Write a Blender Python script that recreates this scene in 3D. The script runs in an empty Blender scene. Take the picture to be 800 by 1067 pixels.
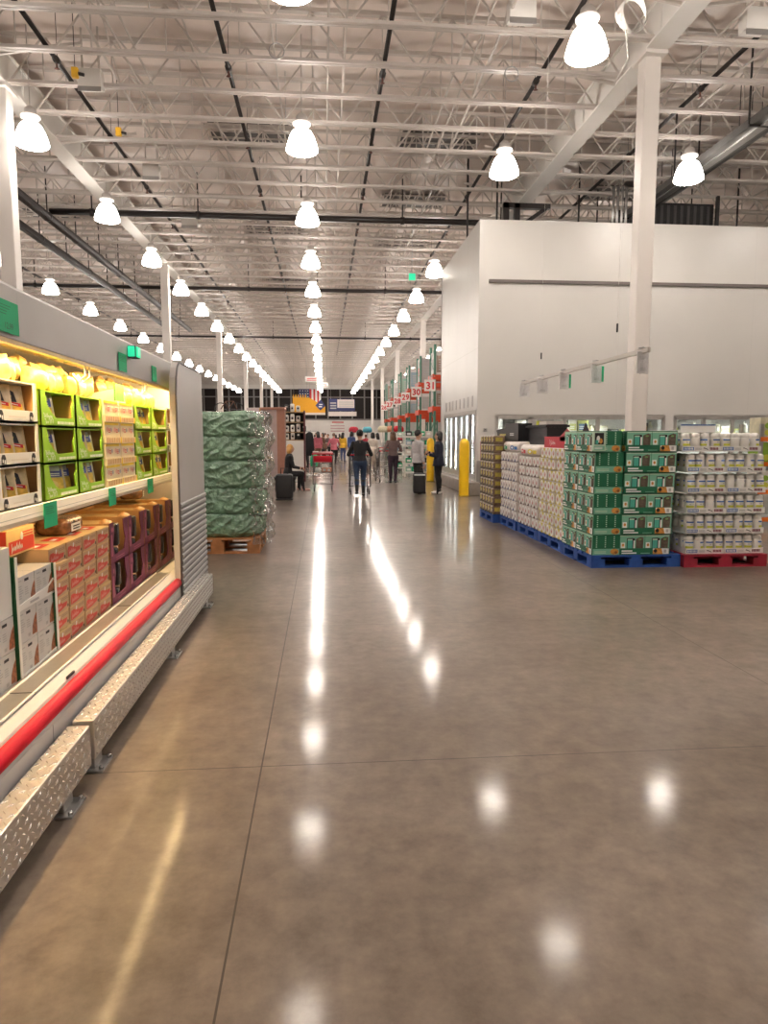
import bpy, bmesh, math, random
from mathutils import Vector, Matrix, kdtree
random.seed(7)
SC = bpy.context.scene
COL = SC.collection
PI = math.pi

# ------------------------------------------------------------------ camera
CAM_F, CAM_TILT, CAM_YAW, CAM_H = 720.0, 0.109, 0.087, 1.5
cd = bpy.data.cameras.new('camera')
cam = bpy.data.objects.new('camera', cd)
COL.objects.link(cam)
cam.location = (0, 0, CAM_H)
cam.rotation_euler = (PI / 2 - CAM_TILT, 0, -CAM_YAW)
cd.sensor_fit = 'VERTICAL'
cd.sensor_height = 36.0
cd.lens = 36.0 * CAM_F / 1067.0
cd.clip_start, cd.clip_end = 0.05, 400
SC.camera = cam

# ------------------------------------------------------------------ world, exposure
w = bpy.data.worlds.new('world')
SC.world = w
w.use_nodes = True
w.node_tree.nodes['Background'].inputs[0].default_value = (0.95, 0.86, 0.8, 1)
w.node_tree.nodes['Background'].inputs[1].default_value = 0.05
vs = SC.view_settings
vs.view_transform = 'Standard'
vs.look = 'None'
vs.gamma = 1.0
vs.use_curve_mapping = False
vs.exposure = 0.27
LAMP_POWER = 22.0        # emission of the glowing bell shades
CASE_POWER = 85.0        # emission of the tubes in the refrigerated case
COOLER_POWER = 36.0       # tubes behind the glass doors


# ------------------------------------------------------------------ materials
MATS = {}


def mat(name, col, rough=0.5, metal=0.0, var=0.06, scale=8.0, bump=0.0, bscale=40.0, emit=0.0, spec=0.5, ecol=None, trans=0.0, alpha=1.0, coat=0.0):
    if name in MATS:
        return MATS[name]
    m = bpy.data.materials.new(name)
    m.use_nodes = True
    nt = m.node_tree
    b = nt.nodes['Principled BSDF']
    b.inputs['Roughness'].default_value = rough
    b.inputs['Metallic'].default_value = metal
    b.inputs['Specular IOR Level'].default_value = spec
    b.inputs['Transmission Weight'].default_value = trans
    b.inputs['Alpha'].default_value = alpha
    b.inputs['Coat Weight'].default_value = coat
    tc = nt.nodes.new('ShaderNodeTexCoord')
    if var > 0:
        n = nt.nodes.new('ShaderNodeTexNoise')
        n.inputs['Scale'].default_value = scale
        n.inputs['Detail'].default_value = 3
        nt.links.new(tc.outputs['Object'], n.inputs['Vector'])
        r = nt.nodes.new('ShaderNodeValToRGB')
        r.color_ramp.elements[0].position = 0.3
        r.color_ramp.elements[1].position = 0.7
        r.color_ramp.elements[0].color = tuple(max(0, c * (1 - var)) for c in col) + (1,)
        r.color_ramp.elements[1].color = tuple(min(1, c * (1 + var)) for c in col) + (1,)
        nt.links.new(n.outputs['Fac'], r.inputs['Fac'])
        nt.links.new(r.outputs['Color'], b.inputs['Base Color'])
    else:
        b.inputs['Base Color'].default_value = tuple(col) + (1,)
    if bump > 0:
        n2 = nt.nodes.new('ShaderNodeTexNoise')
        n2.inputs['Scale'].default_value = bscale
        n2.inputs['Detail'].default_value = 4
        nt.links.new(tc.outputs['Object'], n2.inputs['Vector'])
        bm_ = nt.nodes.new('ShaderNodeBump')
        bm_.inputs['Strength'].default_value = bump
        bm_.inputs['Distance'].default_value = 0.02
        nt.links.new(n2.outputs['Fac'], bm_.inputs['Height'])
        nt.links.new(bm_.outputs['Normal'], b.inputs['Normal'])
    if emit > 0:
        b.inputs['Emission Color'].default_value = tuple(ecol or col) + (1,)
        b.inputs['Emission Strength'].default_value = emit
    MATS[name] = m
    return m


# ------------------------------------------------------------------ mesh builder
class MB:
    def __init__(s):
        s.v, s.f, s.m, s.mats, s.sm = [], [], [], [], []

    def mi(s, m):
        if m not in s.mats:
            s.mats.append(m)
        return s.mats.index(m)

    def add(s, vs_, fs, m, smooth=False):
        o = len(s.v)
        s.v += [tuple(x) for x in vs_]
        k = s.mi(m)
        for f in fs:
            s.f.append([o + i for i in f])
            s.m.append(k)
            s.sm.append(smooth)
        return s

    def box(s, x0, x1, y0, y1, z0, z1, m, mtx=None):
        x0, x1 = min(x0, x1), max(x0, x1)
        y0, y1 = min(y0, y1), max(y0, y1)
        z0, z1 = min(z0, z1), max(z0, z1)
        p = [(x0, y0, z0), (x1, y0, z0), (x1, y1, z0), (x0, y1, z0), (x0, y0, z1), (x1, y0, z1), (x1, y1, z1), (x0, y1, z1)]
        if mtx is not None:
            p = [mtx @ Vector(q) for q in p]
        return s.add(p, [(0, 3, 2, 1), (4, 5, 6, 7), (0, 1, 5, 4), (1, 2, 6, 5), (2, 3, 7, 6), (3, 0, 4, 7)], m)

    def rbox(s, x0, x1, y0, y1, z0, z1, r, m, mtx=None, seg=2, smooth=True):
        """box with rounded edges"""
        bm = bmesh.new()
        bmesh.ops.create_cube(bm, size=1)
        for v in bm.verts:
            v.co = Vector(((x0 + x1) / 2 + v.co.x * (x1 - x0), (y0 + y1) / 2 + v.co.y * (y1 - y0), (z0 + z1) / 2 + v.co.z * (z1 - z0)))
        bmesh.ops.bevel(bm, geom=bm.edges[:], offset=r, segments=seg, affect='EDGES', profile=0.5)
        bm.verts.index_update()
        vs_ = [(mtx @ v.co) if mtx is not None else v.co.copy() for v in bm.verts]
        fs = [[v.index for v in f.verts] for f in bm.faces]
        bm.free()
        return s.add(vs_, fs, m, smooth)

    def quad(s, a, b, c, d, m):
        return s.add([a, b, c, d], [(0, 1, 2, 3)], m)

    def tube(s, pts, r, m, n=6, smooth=True, r1=None):
        """round bar along a path"""
        pts = [Vector(p) for p in pts]
        rings = []
        k = len(pts)
        up = None
        for i, p in enumerate(pts):
            d = (pts[min(i + 1, k - 1)] - pts[max(i - 1, 0)]).normalized()
            if up is None:
                up = Vector((0, 0, 1)) if abs(d.z) < 0.9 else Vector((1, 0, 0))
            a = d.cross(up)
            if a.length < 1e-5:
                a = d.cross(Vector((0, 1, 0)))
            a.normalize()
            b = a.cross(d).normalized()
            up = b
            rr = r if r1 is None else r + (r1 - r) * i / (k - 1)
            rings.append([p + a * (rr * math.cos(2 * PI * j / n)) + b * (rr * math.sin(2 * PI * j / n)) for j in range(n)])
        vs_ = [q for ring in rings for q in ring]
        fs = []
        for i in range(k - 1):
            for j in range(n):
                fs.append((i * n + j, i * n + (j + 1) % n, (i + 1) * n + (j + 1) % n, (i + 1) * n + j))
        fs.append(tuple(range(n - 1, -1, -1)))
        fs.append(tuple((k - 1) * n + j for j in range(n)))
        return s.add(vs_, fs, m, smooth)

    def bar(s, a, b, w_, h_, m):
        """rectangular bar between two points, h_ vertical-ish"""
        a, b = Vector(a), Vector(b)
        d = (b - a).normalized()
        up = Vector((0, 0, 1)) if abs(d.z) < 0.95 else Vector((0, 1, 0))
        x = d.cross(up).normalized() * (w_ / 2)
        y = x.cross(d).normalized() * (h_ / 2)
        p = [a - x - y, a + x - y, a + x + y, a - x + y, b - x - y, b + x - y, b + x + y, b - x + y]
        return s.add(p, [(0, 1, 2, 3), (7, 6, 5, 4), (0, 4, 5, 1), (1, 5, 6, 2), (2, 6, 7, 3), (3, 7, 4, 0)], m)

    def lathe(s, prof, m, n=20, c=(0, 0, 0), smooth=True, cap=True, sx=1, sy=1):
        vs_, fs = [], []
        for (r, z) in prof:
            for j in range(n):
                a = 2 * PI * j / n
                vs_.append((c[0] + r * sx * math.cos(a), c[1] + r * sy * math.sin(a), c[2] + z))
        k = len(prof)
        for i in range(k - 1):
            for j in range(n):
                fs.append((i * n + j, i * n + (j + 1) % n, (i + 1) * n + (j + 1) % n, (i + 1) * n + j))
        if cap:
            fs.append(tuple(range(n - 1, -1, -1)))
            fs.append(tuple((k - 1) * n + j for j in range(n)))
        return s.add(vs_, fs, m, smooth)

    def prism(s, poly, m, o, u, v, n, d):
        """polygon (u,v) extruded by d along n from o"""
        o, u, v, n = Vector(o), Vector(u), Vector(v), Vector(n)
        k = len(poly)
        a = [o + u * p[0] + v * p[1] for p in poly]
        b = [q + n * d for q in a]
        fs = [tuple(range(k - 1, -1, -1)), tuple(range(k, 2 * k))]
        for i in range(k):
            j = (i + 1) % k
            fs.append((i, j, k + j, k + i))
        return s.add(a + b, fs, m)

    def obj(s, name, parent=None, bevel=0):
        me = bpy.data.meshes.new(name)
        me.from_pydata(s.v, [], s.f)
        for m in s.mats:
            me.materials.append(m)
        me.polygons.foreach_set('material_index', s.m)
        me.polygons.foreach_set('use_smooth', s.sm)
        bm = bmesh.new()
        bm.from_mesh(me)
        bmesh.ops.recalc_face_normals(bm, faces=bm.faces[:])
        bm.to_mesh(me)
        bm.free()
        me.update()
        o = bpy.data.objects.new(name, me)
        COL.objects.link(o)
        if parent is not None:
            o.parent = parent
        return o


class Face:
    """prints flat marks on a face: origin o, unit axes u (right) and v (up), normal n"""

    def __init__(s, mb, o, u, v, n, lift=0.0015):
        s.mb, s.o, s.u, s.v, s.n, s.l = mb, Vector(o), Vector(u), Vector(v), Vector(n), lift

    def P(s, a, b, k=1):
        return s.o + s.u * a + s.v * b + s.n * (s.l * k)

    def rect(s, a0, b0, a1, b1, m, k=1):
        s.mb.quad(s.P(a0, b0, k), s.P(a1, b0, k), s.P(a1, b1, k), s.P(a0, b1, k), m)

    def poly(s, pts, m, k=1):
        s.mb.add([s.P(a, b, k) for a, b in pts], [tuple(range(len(pts)))], m)

    def disc(s, a, b, ra, rb, m, k=1, n=12):
        s.poly([(a + ra * math.cos(2 * PI * i / n), b + rb * math.sin(2 * PI * i / n)) for i in range(n)], m, k)

    def lines(s, a0, b0, a1, b1, rows, m, k=1, fill=0.5, rnd=None):
        """rows of small print"""
        h = (b1 - b0) / rows
        for i in range(rows):
            e = a1 - (a1 - a0) * (rnd.random() * 0.35 if rnd else 0)
            s.rect(a0, b0 + h * i, e, b0 + h * (i + fill), m, k)

    def scribble(s, a, b, w_, h, m, k=1, seed=1, shear=0.2, t=0.16):
        """one unreadable handwritten word as a ribbon"""
        rr = random.Random(seed)
        n = max(8, int(w_ / h * 5))
        pts = []
        for i in range(n + 1):
            hh = (0.0 if i % 2 else 0.55) + rr.uniform(-0.05, 0.1)
            if rr.random() < 0.16 or i == 0:
                hh = 1.0
            if rr.random() < 0.08:
                hh = -0.3
            pts.append((a + w_ * i / n + shear * hh * h, b + hh * h))
        tt = t * h
        for p, q in zip(pts[:-1], pts[1:]):
            s.poly([(p[0] - tt / 2, p[1] - tt / 2), (q[0] - tt / 2, q[1] - tt / 2), (q[0] + tt / 2, q[1] + tt / 2), (p[0] + tt / 2, p[1] + tt / 2)], m, k)

    def text(s, txt, a, b, size, m, k=1, shear=0.0, align='LEFT', squeeze=1.0, bold=0.0):
        vs_, fs = text_geo(txt, bold)
        if not vs_:
            return
        wdt = max(p[0] for p in vs_)
        off = 0 if align == 'LEFT' else -wdt * size * squeeze / 2
        s.mb.add([s.P(a + off + (p[0] * squeeze + p[1] * shear) * size, b + p[1] * size, k) for p in vs_], fs, m)


_TXT = {}


def text_geo(t, bold=0.0):
    if (t, bold) not in _TXT:
        cu = bpy.data.curves.new('t', 'FONT')
        cu.body = t
        cu.offset = bold
        cu.resolution_u = 2
        ob = bpy.data.objects.new('t', cu)
        COL.objects.link(ob)
        dg = bpy.context.evaluated_depsgraph_get()
        me = bpy.data.meshes.new_from_object(ob.evaluated_get(dg))
        _TXT[(t, bold)] = ([tuple(v.co) for v in me.vertices], [tuple(p.vertices) for p in me.polygons])
        bpy.data.objects.remove(ob)
        bpy.data.curves.remove(cu)
        bpy.data.meshes.remove(me)
    return _TXT[(t, bold)]


def tag(o, label=None, cat=None, group=None, kind=None):
    if label:
        o['label'] = label
    if cat:
        o['category'] = cat
    if group:
        o['group'] = group
    if kind:
        o['kind'] = kind
    return o


def thing(name, label, cat, loc=(0, 0, 0), rz=0.0, group=None):
    o = bpy.data.objects.new(name, None)
    COL.objects.link(o)
    o.empty_display_size = 0.1
    o.location = loc
    o.rotation_euler = (0, 0, rz)
    return tag(o, label, cat, group)


def dup(root, loc, rz=None, label=None, group=None):
    r = root.copy()
    COL.objects.link(r)
    r.location = loc
    if rz is not None:
        r.rotation_euler = (0, 0, rz)
    if label:
        r['label'] = label
    if group:
        r['group'] = group
    for ch in list(root.children):
        c = ch.copy()
        COL.objects.link(c)
        c.parent = r
        for g in list(ch.children):
            d = g.copy()
            COL.objects.link(d)
            d.parent = c
    return r


ORD = 'first second third fourth fifth sixth seventh eighth ninth tenth eleventh twelfth thirteenth fourteenth fifteenth sixteenth seventeenth eighteenth nineteenth twentieth'.split()
ORD += ['twenty-' + x for x in ORD[:9]]


def od(i, n=None):
    return ORD[i] if i < len(ORD) else 'far'


# shared plain materials
WHITE = mat('white_paint', (0.72, 0.69, 0.65), 0.5, var=0.03, scale=1.5)
STEELW = mat('white_steel', (0.56, 0.505, 0.46), 0.45, var=0.05, scale=2)
BLACKPIPE = mat('black_pipe', (0.018, 0.013, 0.012), 0.35, var=0.2)
DARK = mat('dark', (0.012, 0.011, 0.011), 0.6, var=0.2)
GREYMETAL = mat('grey_metal', (0.42, 0.41, 0.4), 0.35, metal=0.8)
CHROME = mat('chrome', (0.6, 0.6, 0.6), 0.22, metal=1.0, var=0.03)
ALU = mat('aluminium', (0.62, 0.61, 0.6), 0.33, metal=0.9, var=0.04)
RUBBER = mat('rubber', (0.02, 0.02, 0.02), 0.7)
REDP = mat('red_plastic', (0.52, 0.006, 0.022), 0.5, var=0.05, spec=0.3)
CARD = mat('cardboard', (0.42, 0.25, 0.12), 0.8, var=0.08)
CARDIN = mat('cardboard_inside', (0.50, 0.27, 0.10), 0.85, var=0.06)
WCARD = mat('white_card', (0.82, 0.80, 0.76), 0.6, var=0.03)
INKB = mat('black_ink', (0.02, 0.02, 0.025), 0.6, var=0)
INKG = mat('grey_ink', (0.45, 0.44, 0.43), 0.6, var=0)
INKW = mat('white_ink', (0.85, 0.85, 0.82), 0.6, var=0)
INKR = mat('red_ink', (0.6, 0.02, 0.03), 0.5, var=0)
INKN = mat('navy_ink', (0.02, 0.026, 0.11), 0.5, var=0)
INKBL = mat('blue_ink', (0.04, 0.18, 0.5), 0.5, var=0)
INKY = mat('yellow_ink', (0.75, 0.62, 0.06), 0.5, var=0)
SIGNG = mat('green_card', (0.008, 0.40, 0.17), 0.7, var=0.06)
YELLOW = mat('yellow_paint', (0.85, 0.52, 0.01), 0.35, var=0.04)
CLEAR = None


def glass_mat(name, tint=(0.9, 0.95, 0.95), rough=0.02, mix=0.12, graze=0.55):
    """thin clear sheet: mostly see-through, glossy towards grazing"""
    m = bpy.data.materials.new(name)
    m.use_nodes = True
    nt = m.node_tree
    nt.nodes.remove(nt.nodes['Principled BSDF'])
    out = nt.nodes['Material Output']
    tr = nt.nodes.new('ShaderNodeBsdfTransparent')
    tr.inputs[0].default_value = tuple(tint) + (1,)
    gl = nt.nodes.new('ShaderNodeBsdfGlossy')
    gl.inputs['Roughness'].default_value = rough
    lw = nt.nodes.new('ShaderNodeLayerWeight')
    lw.inputs[0].default_value = graze
    mr = nt.nodes.new('ShaderNodeMath')
    mr.operation = 'MULTIPLY_ADD'
    mr.inputs[1].default_value = 0.8
    mr.inputs[2].default_value = mix
    mr.use_clamp = True
    nt.links.new(lw.outputs['Fresnel'], mr.inputs[0])
    mx = nt.nodes.new('ShaderNodeMixShader')
    nt.links.new(mr.outputs[0], mx.inputs[0])
    nt.links.new(tr.outputs[0], mx.inputs[1])
    nt.links.new(gl.outputs[0], mx.inputs[2])
    nt.links.new(mx.outputs[0], out.inputs[0])
    MATS[name] = m
    return m


GLASS = glass_mat('door_glass', mix=0.06, graze=0.3)
# ================================================================== the building
ZD = 9.3            # underside of the roof deck
ZJ = 8.3            # bottom chord of the joists
XL, XR = -6.2, 5.9  # column lines
GX = [-30.4, -18.3, -6.2, 5.9, 18.0]


def floor_material():
    m = bpy.data.materials.new('polished_concrete')
    m.use_nodes = True
    nt = m.node_tree
    N, L = nt.nodes, nt.links
    b = N['Principled BSDF']
    tc = N.new('ShaderNodeTexCoord')

    def noise(scale, detail=4, rough=0.55):
        n = N.new('ShaderNodeTexNoise')
        n.inputs['Scale'].default_value = scale
        n.inputs['Detail'].default_value = detail
        n.inputs['Roughness'].default_value = rough
        L.new(tc.outputs['Object'], n.inputs['Vector'])
        return n

    big = noise(0.55, 6, 0.62)
    fine = noise(9, 6, 0.7)
    r1 = N.new('ShaderNodeValToRGB')
    r1.color_ramp.elements[0].position, r1.color_ramp.elements[1].position = 0.32, 0.68
    r1.color_ramp.elements[0].color = (0.136, 0.102, 0.077, 1)
    r1.color_ramp.elements[1].color = (0.232, 0.184, 0.146, 1)
    L.new(big.outputs['Fac'], r1.inputs['Fac'])
    r2 = N.new('ShaderNodeValToRGB')
    r2.color_ramp.elements[0].position, r2.color_ramp.elements[1].position = 0.3, 0.7
    r2.color_ramp.elements[0].color = (0.72, 0.72, 0.72, 1)
    r2.color_ramp.elements[1].color = (1.14, 1.14, 1.14, 1)
    L.new(fine.outputs['Fac'], r2.inputs['Fac'])
    mul = N.new('ShaderNodeMix')
    mul.data_type, mul.blend_type = 'RGBA', 'MULTIPLY'
    mul.inputs['Factor'].default_value = 1
    L.new(r1.outputs['Color'], mul.inputs[6])
    L.new(r2.outputs['Color'], mul.inputs[7])
    # sparse dark specks and stains
    st = noise(2.3, 2, 0.4)
    r3 = N.new('ShaderNodeValToRGB')
    r3.color_ramp.elements[0].position, r3.color_ramp.elements[1].position = 0.60, 0.80
    r3.color_ramp.elements[0].color, r3.color_ramp.elements[1].color = (1, 1, 1, 1), (0.86, 0.85, 0.84, 1)
    L.new(st.outputs['Fac'], r3.inputs['Fac'])
    mul2 = N.new('ShaderNodeMix')
    mul2.data_type, mul2.blend_type = 'RGBA', 'MULTIPLY'
    mul2.inputs['Factor'].default_value = 1
    L.new(mul.outputs[2], mul2.inputs[6])
    L.new(r3.outputs['Color'], mul2.inputs[7])
    # saw-cut control joints
    sep = N.new('ShaderNodeSeparateXYZ')
    L.new(tc.outputs['Object'], sep.inputs[0])

    def line(axis, at, hw):
        a = N.new('ShaderNodeMath'); a.operation = 'SUBTRACT'
        L.new(sep.outputs[axis], a.inputs[0]); a.inputs[1].default_value = at
        c = N.new('ShaderNodeMath'); c.operation = 'ABSOLUTE'
        L.new(a.outputs[0], c.inputs[0])
        d = N.new('ShaderNodeMath'); d.operation = 'LESS_THAN'
        L.new(c.outputs[0], d.inputs[0]); d.inputs[1].default_value = hw
        return d

    acc = None
    for axis, at, hw in (('X', -0.295, 0.0035), ('X', 2.68, 0.003), ('Y', 3.05, 0.003), ('Y', 5.4, 0.0025), ('Y', 8.6, 0.003), ('Y', 12.4, 0.003)):
        d = line(axis, at, hw)
        if acc is None:
            acc = d
        else:
            q = N.new('ShaderNodeMath'); q.operation = 'MAXIMUM'
            L.new(acc.outputs[0], q.inputs[0]); L.new(d.outputs[0], q.inputs[1])
            acc = q
    jm = N.new('ShaderNodeMix')
    jm.data_type = 'RGBA'
    L.new(acc.outputs[0], jm.inputs['Factor'])
    L.new(mul2.outputs[2], jm.inputs[6])
    jm.inputs[7].default_value = (0.07, 0.055, 0.045, 1)
    L.new(jm.outputs[2], b.inputs['Base Color'])
    rr = N.new('ShaderNodeMapRange')
    rr.inputs['To Min'].default_value, rr.inputs['To Max'].default_value = 0.30, 0.42
    L.new(noise(1.7, 5, 0.6).outputs['Fac'], rr.inputs['Value'])
    L.new(rr.outputs['Result'], b.inputs['Roughness'])
    b.inputs['Specular IOR Level'].default_value = 0.06
    b.inputs['Coat Weight'].default_value = 0.9
    b.inputs['Coat IOR'].default_value = 1.13
    b.inputs['Coat Roughness'].default_value = 0.105
    bp = N.new('ShaderNodeBump')
    bp.inputs['Strength'].default_value = 0.05
    bp.inputs['Distance'].default_value = 0.01
    L.new(noise(3.5, 3, 0.5).outputs['Fac'], bp.inputs['Height'])
    L.new(bp.outputs['Normal'], b.inputs['Normal'])
    L.new(bp.outputs['Normal'], b.inputs['Coat Normal'])
    return m


def struct(name, mb, label=None, parent=None):
    o = mb.obj(name, parent)
    if parent is None:
        tag(o, label, None, None, 'structure')
    return o


YN, YF, XW0, XW1 = -9.0, 96.0, -31.0, 24.0
mb = MB()
mb.box(XW0, XW1, YN, YF, -0.2, 0, floor_material())
struct('floor', mb, 'brown grey polished concrete warehouse floor with saw-cut joints')

# roof deck: white foil insulation sagging between purlins
FOIL = mat('foil_insulation', (0.74, 0.645, 0.585), 0.34, var=0.08, scale=0.9, bump=0.7, bscale=2.2)
mb = MB()
nx = 330
xs = [XW0 + (XW1 - XW0) * i / nx for i in range(nx + 1)]
ys = [YN + (YF - YN) * j / 42 for j in range(43)]
vs_ = []
for y in ys:
    for x in xs:
        vs_.append((x, y, ZD + 0.10 * abs(math.sin(PI * x / 1.5)) ** 0.7))
fs = []
for j in range(42):
    for i in range(nx):
        a = j * (nx + 1) + i
        fs.append((a, a + 1, a + nx + 2, a + nx + 1))
mb.add(vs_, fs, FOIL, True)
ceil = struct('ceiling', mb, 'white foil insulated warehouse roof deck on open web steel joists')
# joists: parts of the ceiling
jm = MB()
L0, L1 = XW0 + 0.3, XW1 - 0.3
jm.box(L0, L1, -0.075, -0.01, 0, 0.055, STEELW)
jm.box(L0, L1, 0.01, 0.075, 0, 0.055, STEELW)
jm.box(L0, L1, -0.05, 0.05, 0.86, 0.93, STEELW)
x = L0
while x + 1.3 < L1:
    jm.bar((x, 0, 0.03), (x + 0.65, 0, 0.87), 0.03, 0.03, STEELW)
    jm.bar((x + 0.65, 0, 0.87), (x + 1.3, 0, 0.03), 0.03, 0.03, STEELW)
    jm.bar((x + 0.65, 0, 0.03), (x + 0.65, 0, 0.87), 0.022, 0.022, STEELW)
    x += 1.3
joist0 = jm.obj('roof_joist', ceil)
y = 2.3
joist0.location = (0, y, ZJ)
njo = 1
while njo < 72:
    y += 1.25 if y < 60 else 1.7
    if y > YF - 1:
        break
    j = joist0.copy()
    COL.objects.link(j)
    j.parent = ceil
    j.location = (0, y, ZJ)
    njo += 1
# girders on the column lines
for gx in GX[1:]:
    g = MB()
    g.box(gx - 0.2, gx + 0.2, YN + 0.05, YF - 0.05, 8.26, 8.30, WHITE)
    g.box(gx - 0.2, gx + 0.2, YN + 0.05, YF - 0.05, 8.86, 8.90, WHITE)
    g.box(gx - 0.16, gx + 0.16, YN + 0.05, YF - 0.05, 8.30, 8.86, WHITE)
    yy = 5.0
    while yy < YF:
        g.box(gx - 0.195, gx + 0.195, yy - 0.01, yy + 0.01, 8.30, 8.86, WHITE)
        yy += 3.5
    g.obj('roof_girder', ceil)
# knee braces from joist bottoms down to the girder flange
br = MB()
for gx in (XL, XR):
    for yy in (11.3, 13.8, 17.55, 20.05, 23.8, 27.55, 31.3, 35.0):
        for sg in (-1, 1):
            br.bar((gx + sg * 0.16, yy, 8.30), (gx + sg * 1.9, yy, 8.34 + 0.24), 0.05, 0.05, STEELW)
br.obj('knee_brace', ceil)
# bridging lines between joists
for k, (bx, bz) in enumerate([(-12.5, 8.37), (-9.3, 9.1), (-3.9, 8.37), (-2.5, 9.1), (-0.9, 9.1), (0.45, 8.37), (2.2, 9.1), (3.1, 8.37), (7.9, 8.37), (9.6, 9.1), (12.4, 8.37)]):
    b_ = MB()
    b_.bar((bx, YN + 0.1, bz), (bx, YF - 0.1, bz), 0.035, 0.035, STEELW)
    b_.obj('bridging_bar', ceil)
b_ = MB()
for bx in (-3.9, 0.45, 3.1, 7.9):
    for i in range(0, 22, 1):
        yy = 3.55 + 1.25 * i
        if i % 2 == 0:
            b_.bar((bx, yy, 8.36), (bx, yy + 1.25, 9.15), 0.022, 0.022, STEELW)
            b_.bar((bx, yy, 9.15), (bx, yy + 1.25, 8.36), 0.022, 0.022, STEELW)
b_.obj('cross_bridging', ceil)

# dark skylights between the joists
SKYD = mat('skylight_dark', (0.10, 0.09, 0.085), 0.4, var=0.1)
for k, (sx, sy) in enumerate([(-1.8, 19.0), (3.1, 18.9), (-1.78, 27.6), (3.05, 23.7), (3.2, 28.9), (-9.2, 26.0), (-1.77, 36.5), (9.6, 22.4)]):
    s_ = MB()
    s_.box(sx - 1.0, sx + 1.0, sy - 0.6, sy + 0.6, ZD - 0.06, ZD - 0.02, SKYD)
    for i in range(7):
        s_.box(sx - 1.1 + i * 0.36, sx - 1.07 + i * 0.36, sy - 0.6, sy + 0.6, ZD - 0.1, ZD - 0.06, STEELW)
    for i in range(4):
        s_.box(sx - 1.1, sx + 1.1, sy - 0.6 + i * 0.39, sy - 0.575 + i * 0.39, ZD - 0.1, ZD - 0.06, STEELW)
    s_.obj('skylight', ceil)

# outer walls
mb = MB()
mb.box(XW0 - 0.3, XW0, YN, YF, 0, ZD + 0.2, WHITE)
struct('wall_left', mb, 'distant white left warehouse wall')
mb = MB()
mb.box(XW1, XW1 + 0.3, YN, YF, 0, ZD + 0.2, WHITE)
struct('wall_right', mb, 'white right warehouse wall')
mb = MB()
mb.box(XW0, XW1, YN - 0.3, YN, 0, ZD + 0.2, WHITE)
struct('wall_near', mb, 'white warehouse wall behind the camera')
mb = MB()
mb.box(XW0, XW1, YF, YF + 0.3, 0, 3.8, WHITE)
mb.box(XW0, XW1, YF, YF + 0.3, 7.9, ZD + 0.2, WHITE)
struct('wall_far', mb, 'long white wall at the far end of the store')
NIGHT = mat('night_glass', (0.022, 0.016, 0.015), 0.45, var=0.1, spec=0.15)
MULL = mat('mullion', (0.20, 0.18, 0.17), 0.5)
for k in range(11):
    x0 = XW0 + 5.0 * k
    mb = MB()
    mb.box(x0, x0 + 5.0, YF + 0.05, YF + 0.25, 3.8, 7.9, NIGHT)
    o = struct('window_%d' % (k + 1), mb, 'dark night window above the far white wall')
    f = MB()
    for i in range(3):
        f.box(x0 + i * 1.67 - 0.09, x0 + i * 1.67 + 0.09, YF - 0.1, YF + 0.06, 3.8, 7.9, MULL)
    f.box(x0, x0 + 5.0, YF - 0.08, YF + 0.05, 6.75, 6.9, MULL)
    f.box(x0, x0 + 5.0, YF - 0.12, YF + 0.05, 3.72, 3.9, MULL)
    f.obj('window_frame', o)

# columns
COLW = mat('column_paint', (0.74, 0.685, 0.64), 0.4, var=0.03, scale=1.5)
def column(cx, cy):
    c = MB()
    c.rbox(cx - 0.15, cx + 0.15, cy - 0.15, cy + 0.15, 0.02, 8.26, 0.02, COLW, smooth=False)
    c.box(cx - 0.22, cx + 0.22, cy - 0.22, cy + 0.22, 0, 0.03, COLW)
    c.box(cx - 0.2, cx + 0.2, cy - 0.28, cy + 0.28, 8.20, 8.26, COLW)
    o = c.obj('column')
    tag(o, None, None, None, 'structure')
    return o
for k, cy in enumerate((14.9, 28.9, 43.1, 57.4, 71.6, 85.8)):
    o = column(XL, cy)
    o['label'] = 'white square steel column, %s along the left girder line' % od(k)
for k, cy in enumerate((12.75, 41.2, 55.4, 69.6, 83.8)):
    o = column(XR, cy)
    o['label'] = ('white square steel column rising behind the green carton stack' if k == 0 else 'white square steel column, %s along the right girder line' % od(k))

# ---------------------------------------------------------------- cooler room
CX, CY, CT = 3.93, 17.6, 6.75     # its corner and top
CYB, CXR = 23.2, 14.5
PANEL = mat('cooler_panel', (0.66, 0.635, 0.60), 0.35, var=0.025, scale=0.8)
FD = [(4.43, 8.92), (9.21, 12.4)]       # door banks in the front wall
mb = MB()
mb.box(CX, CXR, CY, CY + 0.12, 2.06, CT, PANEL)
mb.box(CX, CXR, CY, CY + 0.12, 0, 0.25, PANEL)
mb.box(CX, FD[0][0], CY, CY + 0.12, 0.25, 2.06, PANEL)
mb.box(FD[0][1], FD[1][0], CY, CY + 0.12, 0.25, 2.06, PANEL)
mb.box(FD[1][1], CXR, CY, CY + 0.12, 0.25, 2.06, PANEL)
SEAM = mat('panel_seam', (0.60, 0.575, 0.54), 0.5, var=0)
f = Face(mb, (0, CY, 0), (1, 0, 0), (0, 0, 1), (0, -1, 0))
for sx in (7.6, 11.2):
    f.rect(sx, 2.1, sx + 0.008, CT, SEAM)
o = struct('wall_cooler_front', mb, 'tall white insulated panel wall of the cooler room facing the camera')
t_ = MB()
t_.box(4.18, CXR, CY - 0.05, CY, 5.34, 5.42, mat('dark_rail', (0.13, 0.105, 0.095), 0.45))
struct('trim_1', t_, 'dark horizontal rail across the white cooler room wall')
SB = (17.75, 22.5)
mb = MB()
mb.box(CX, CX + 0.12, CY + 0.12, CYB, 2.2, CT, PANEL)
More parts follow.
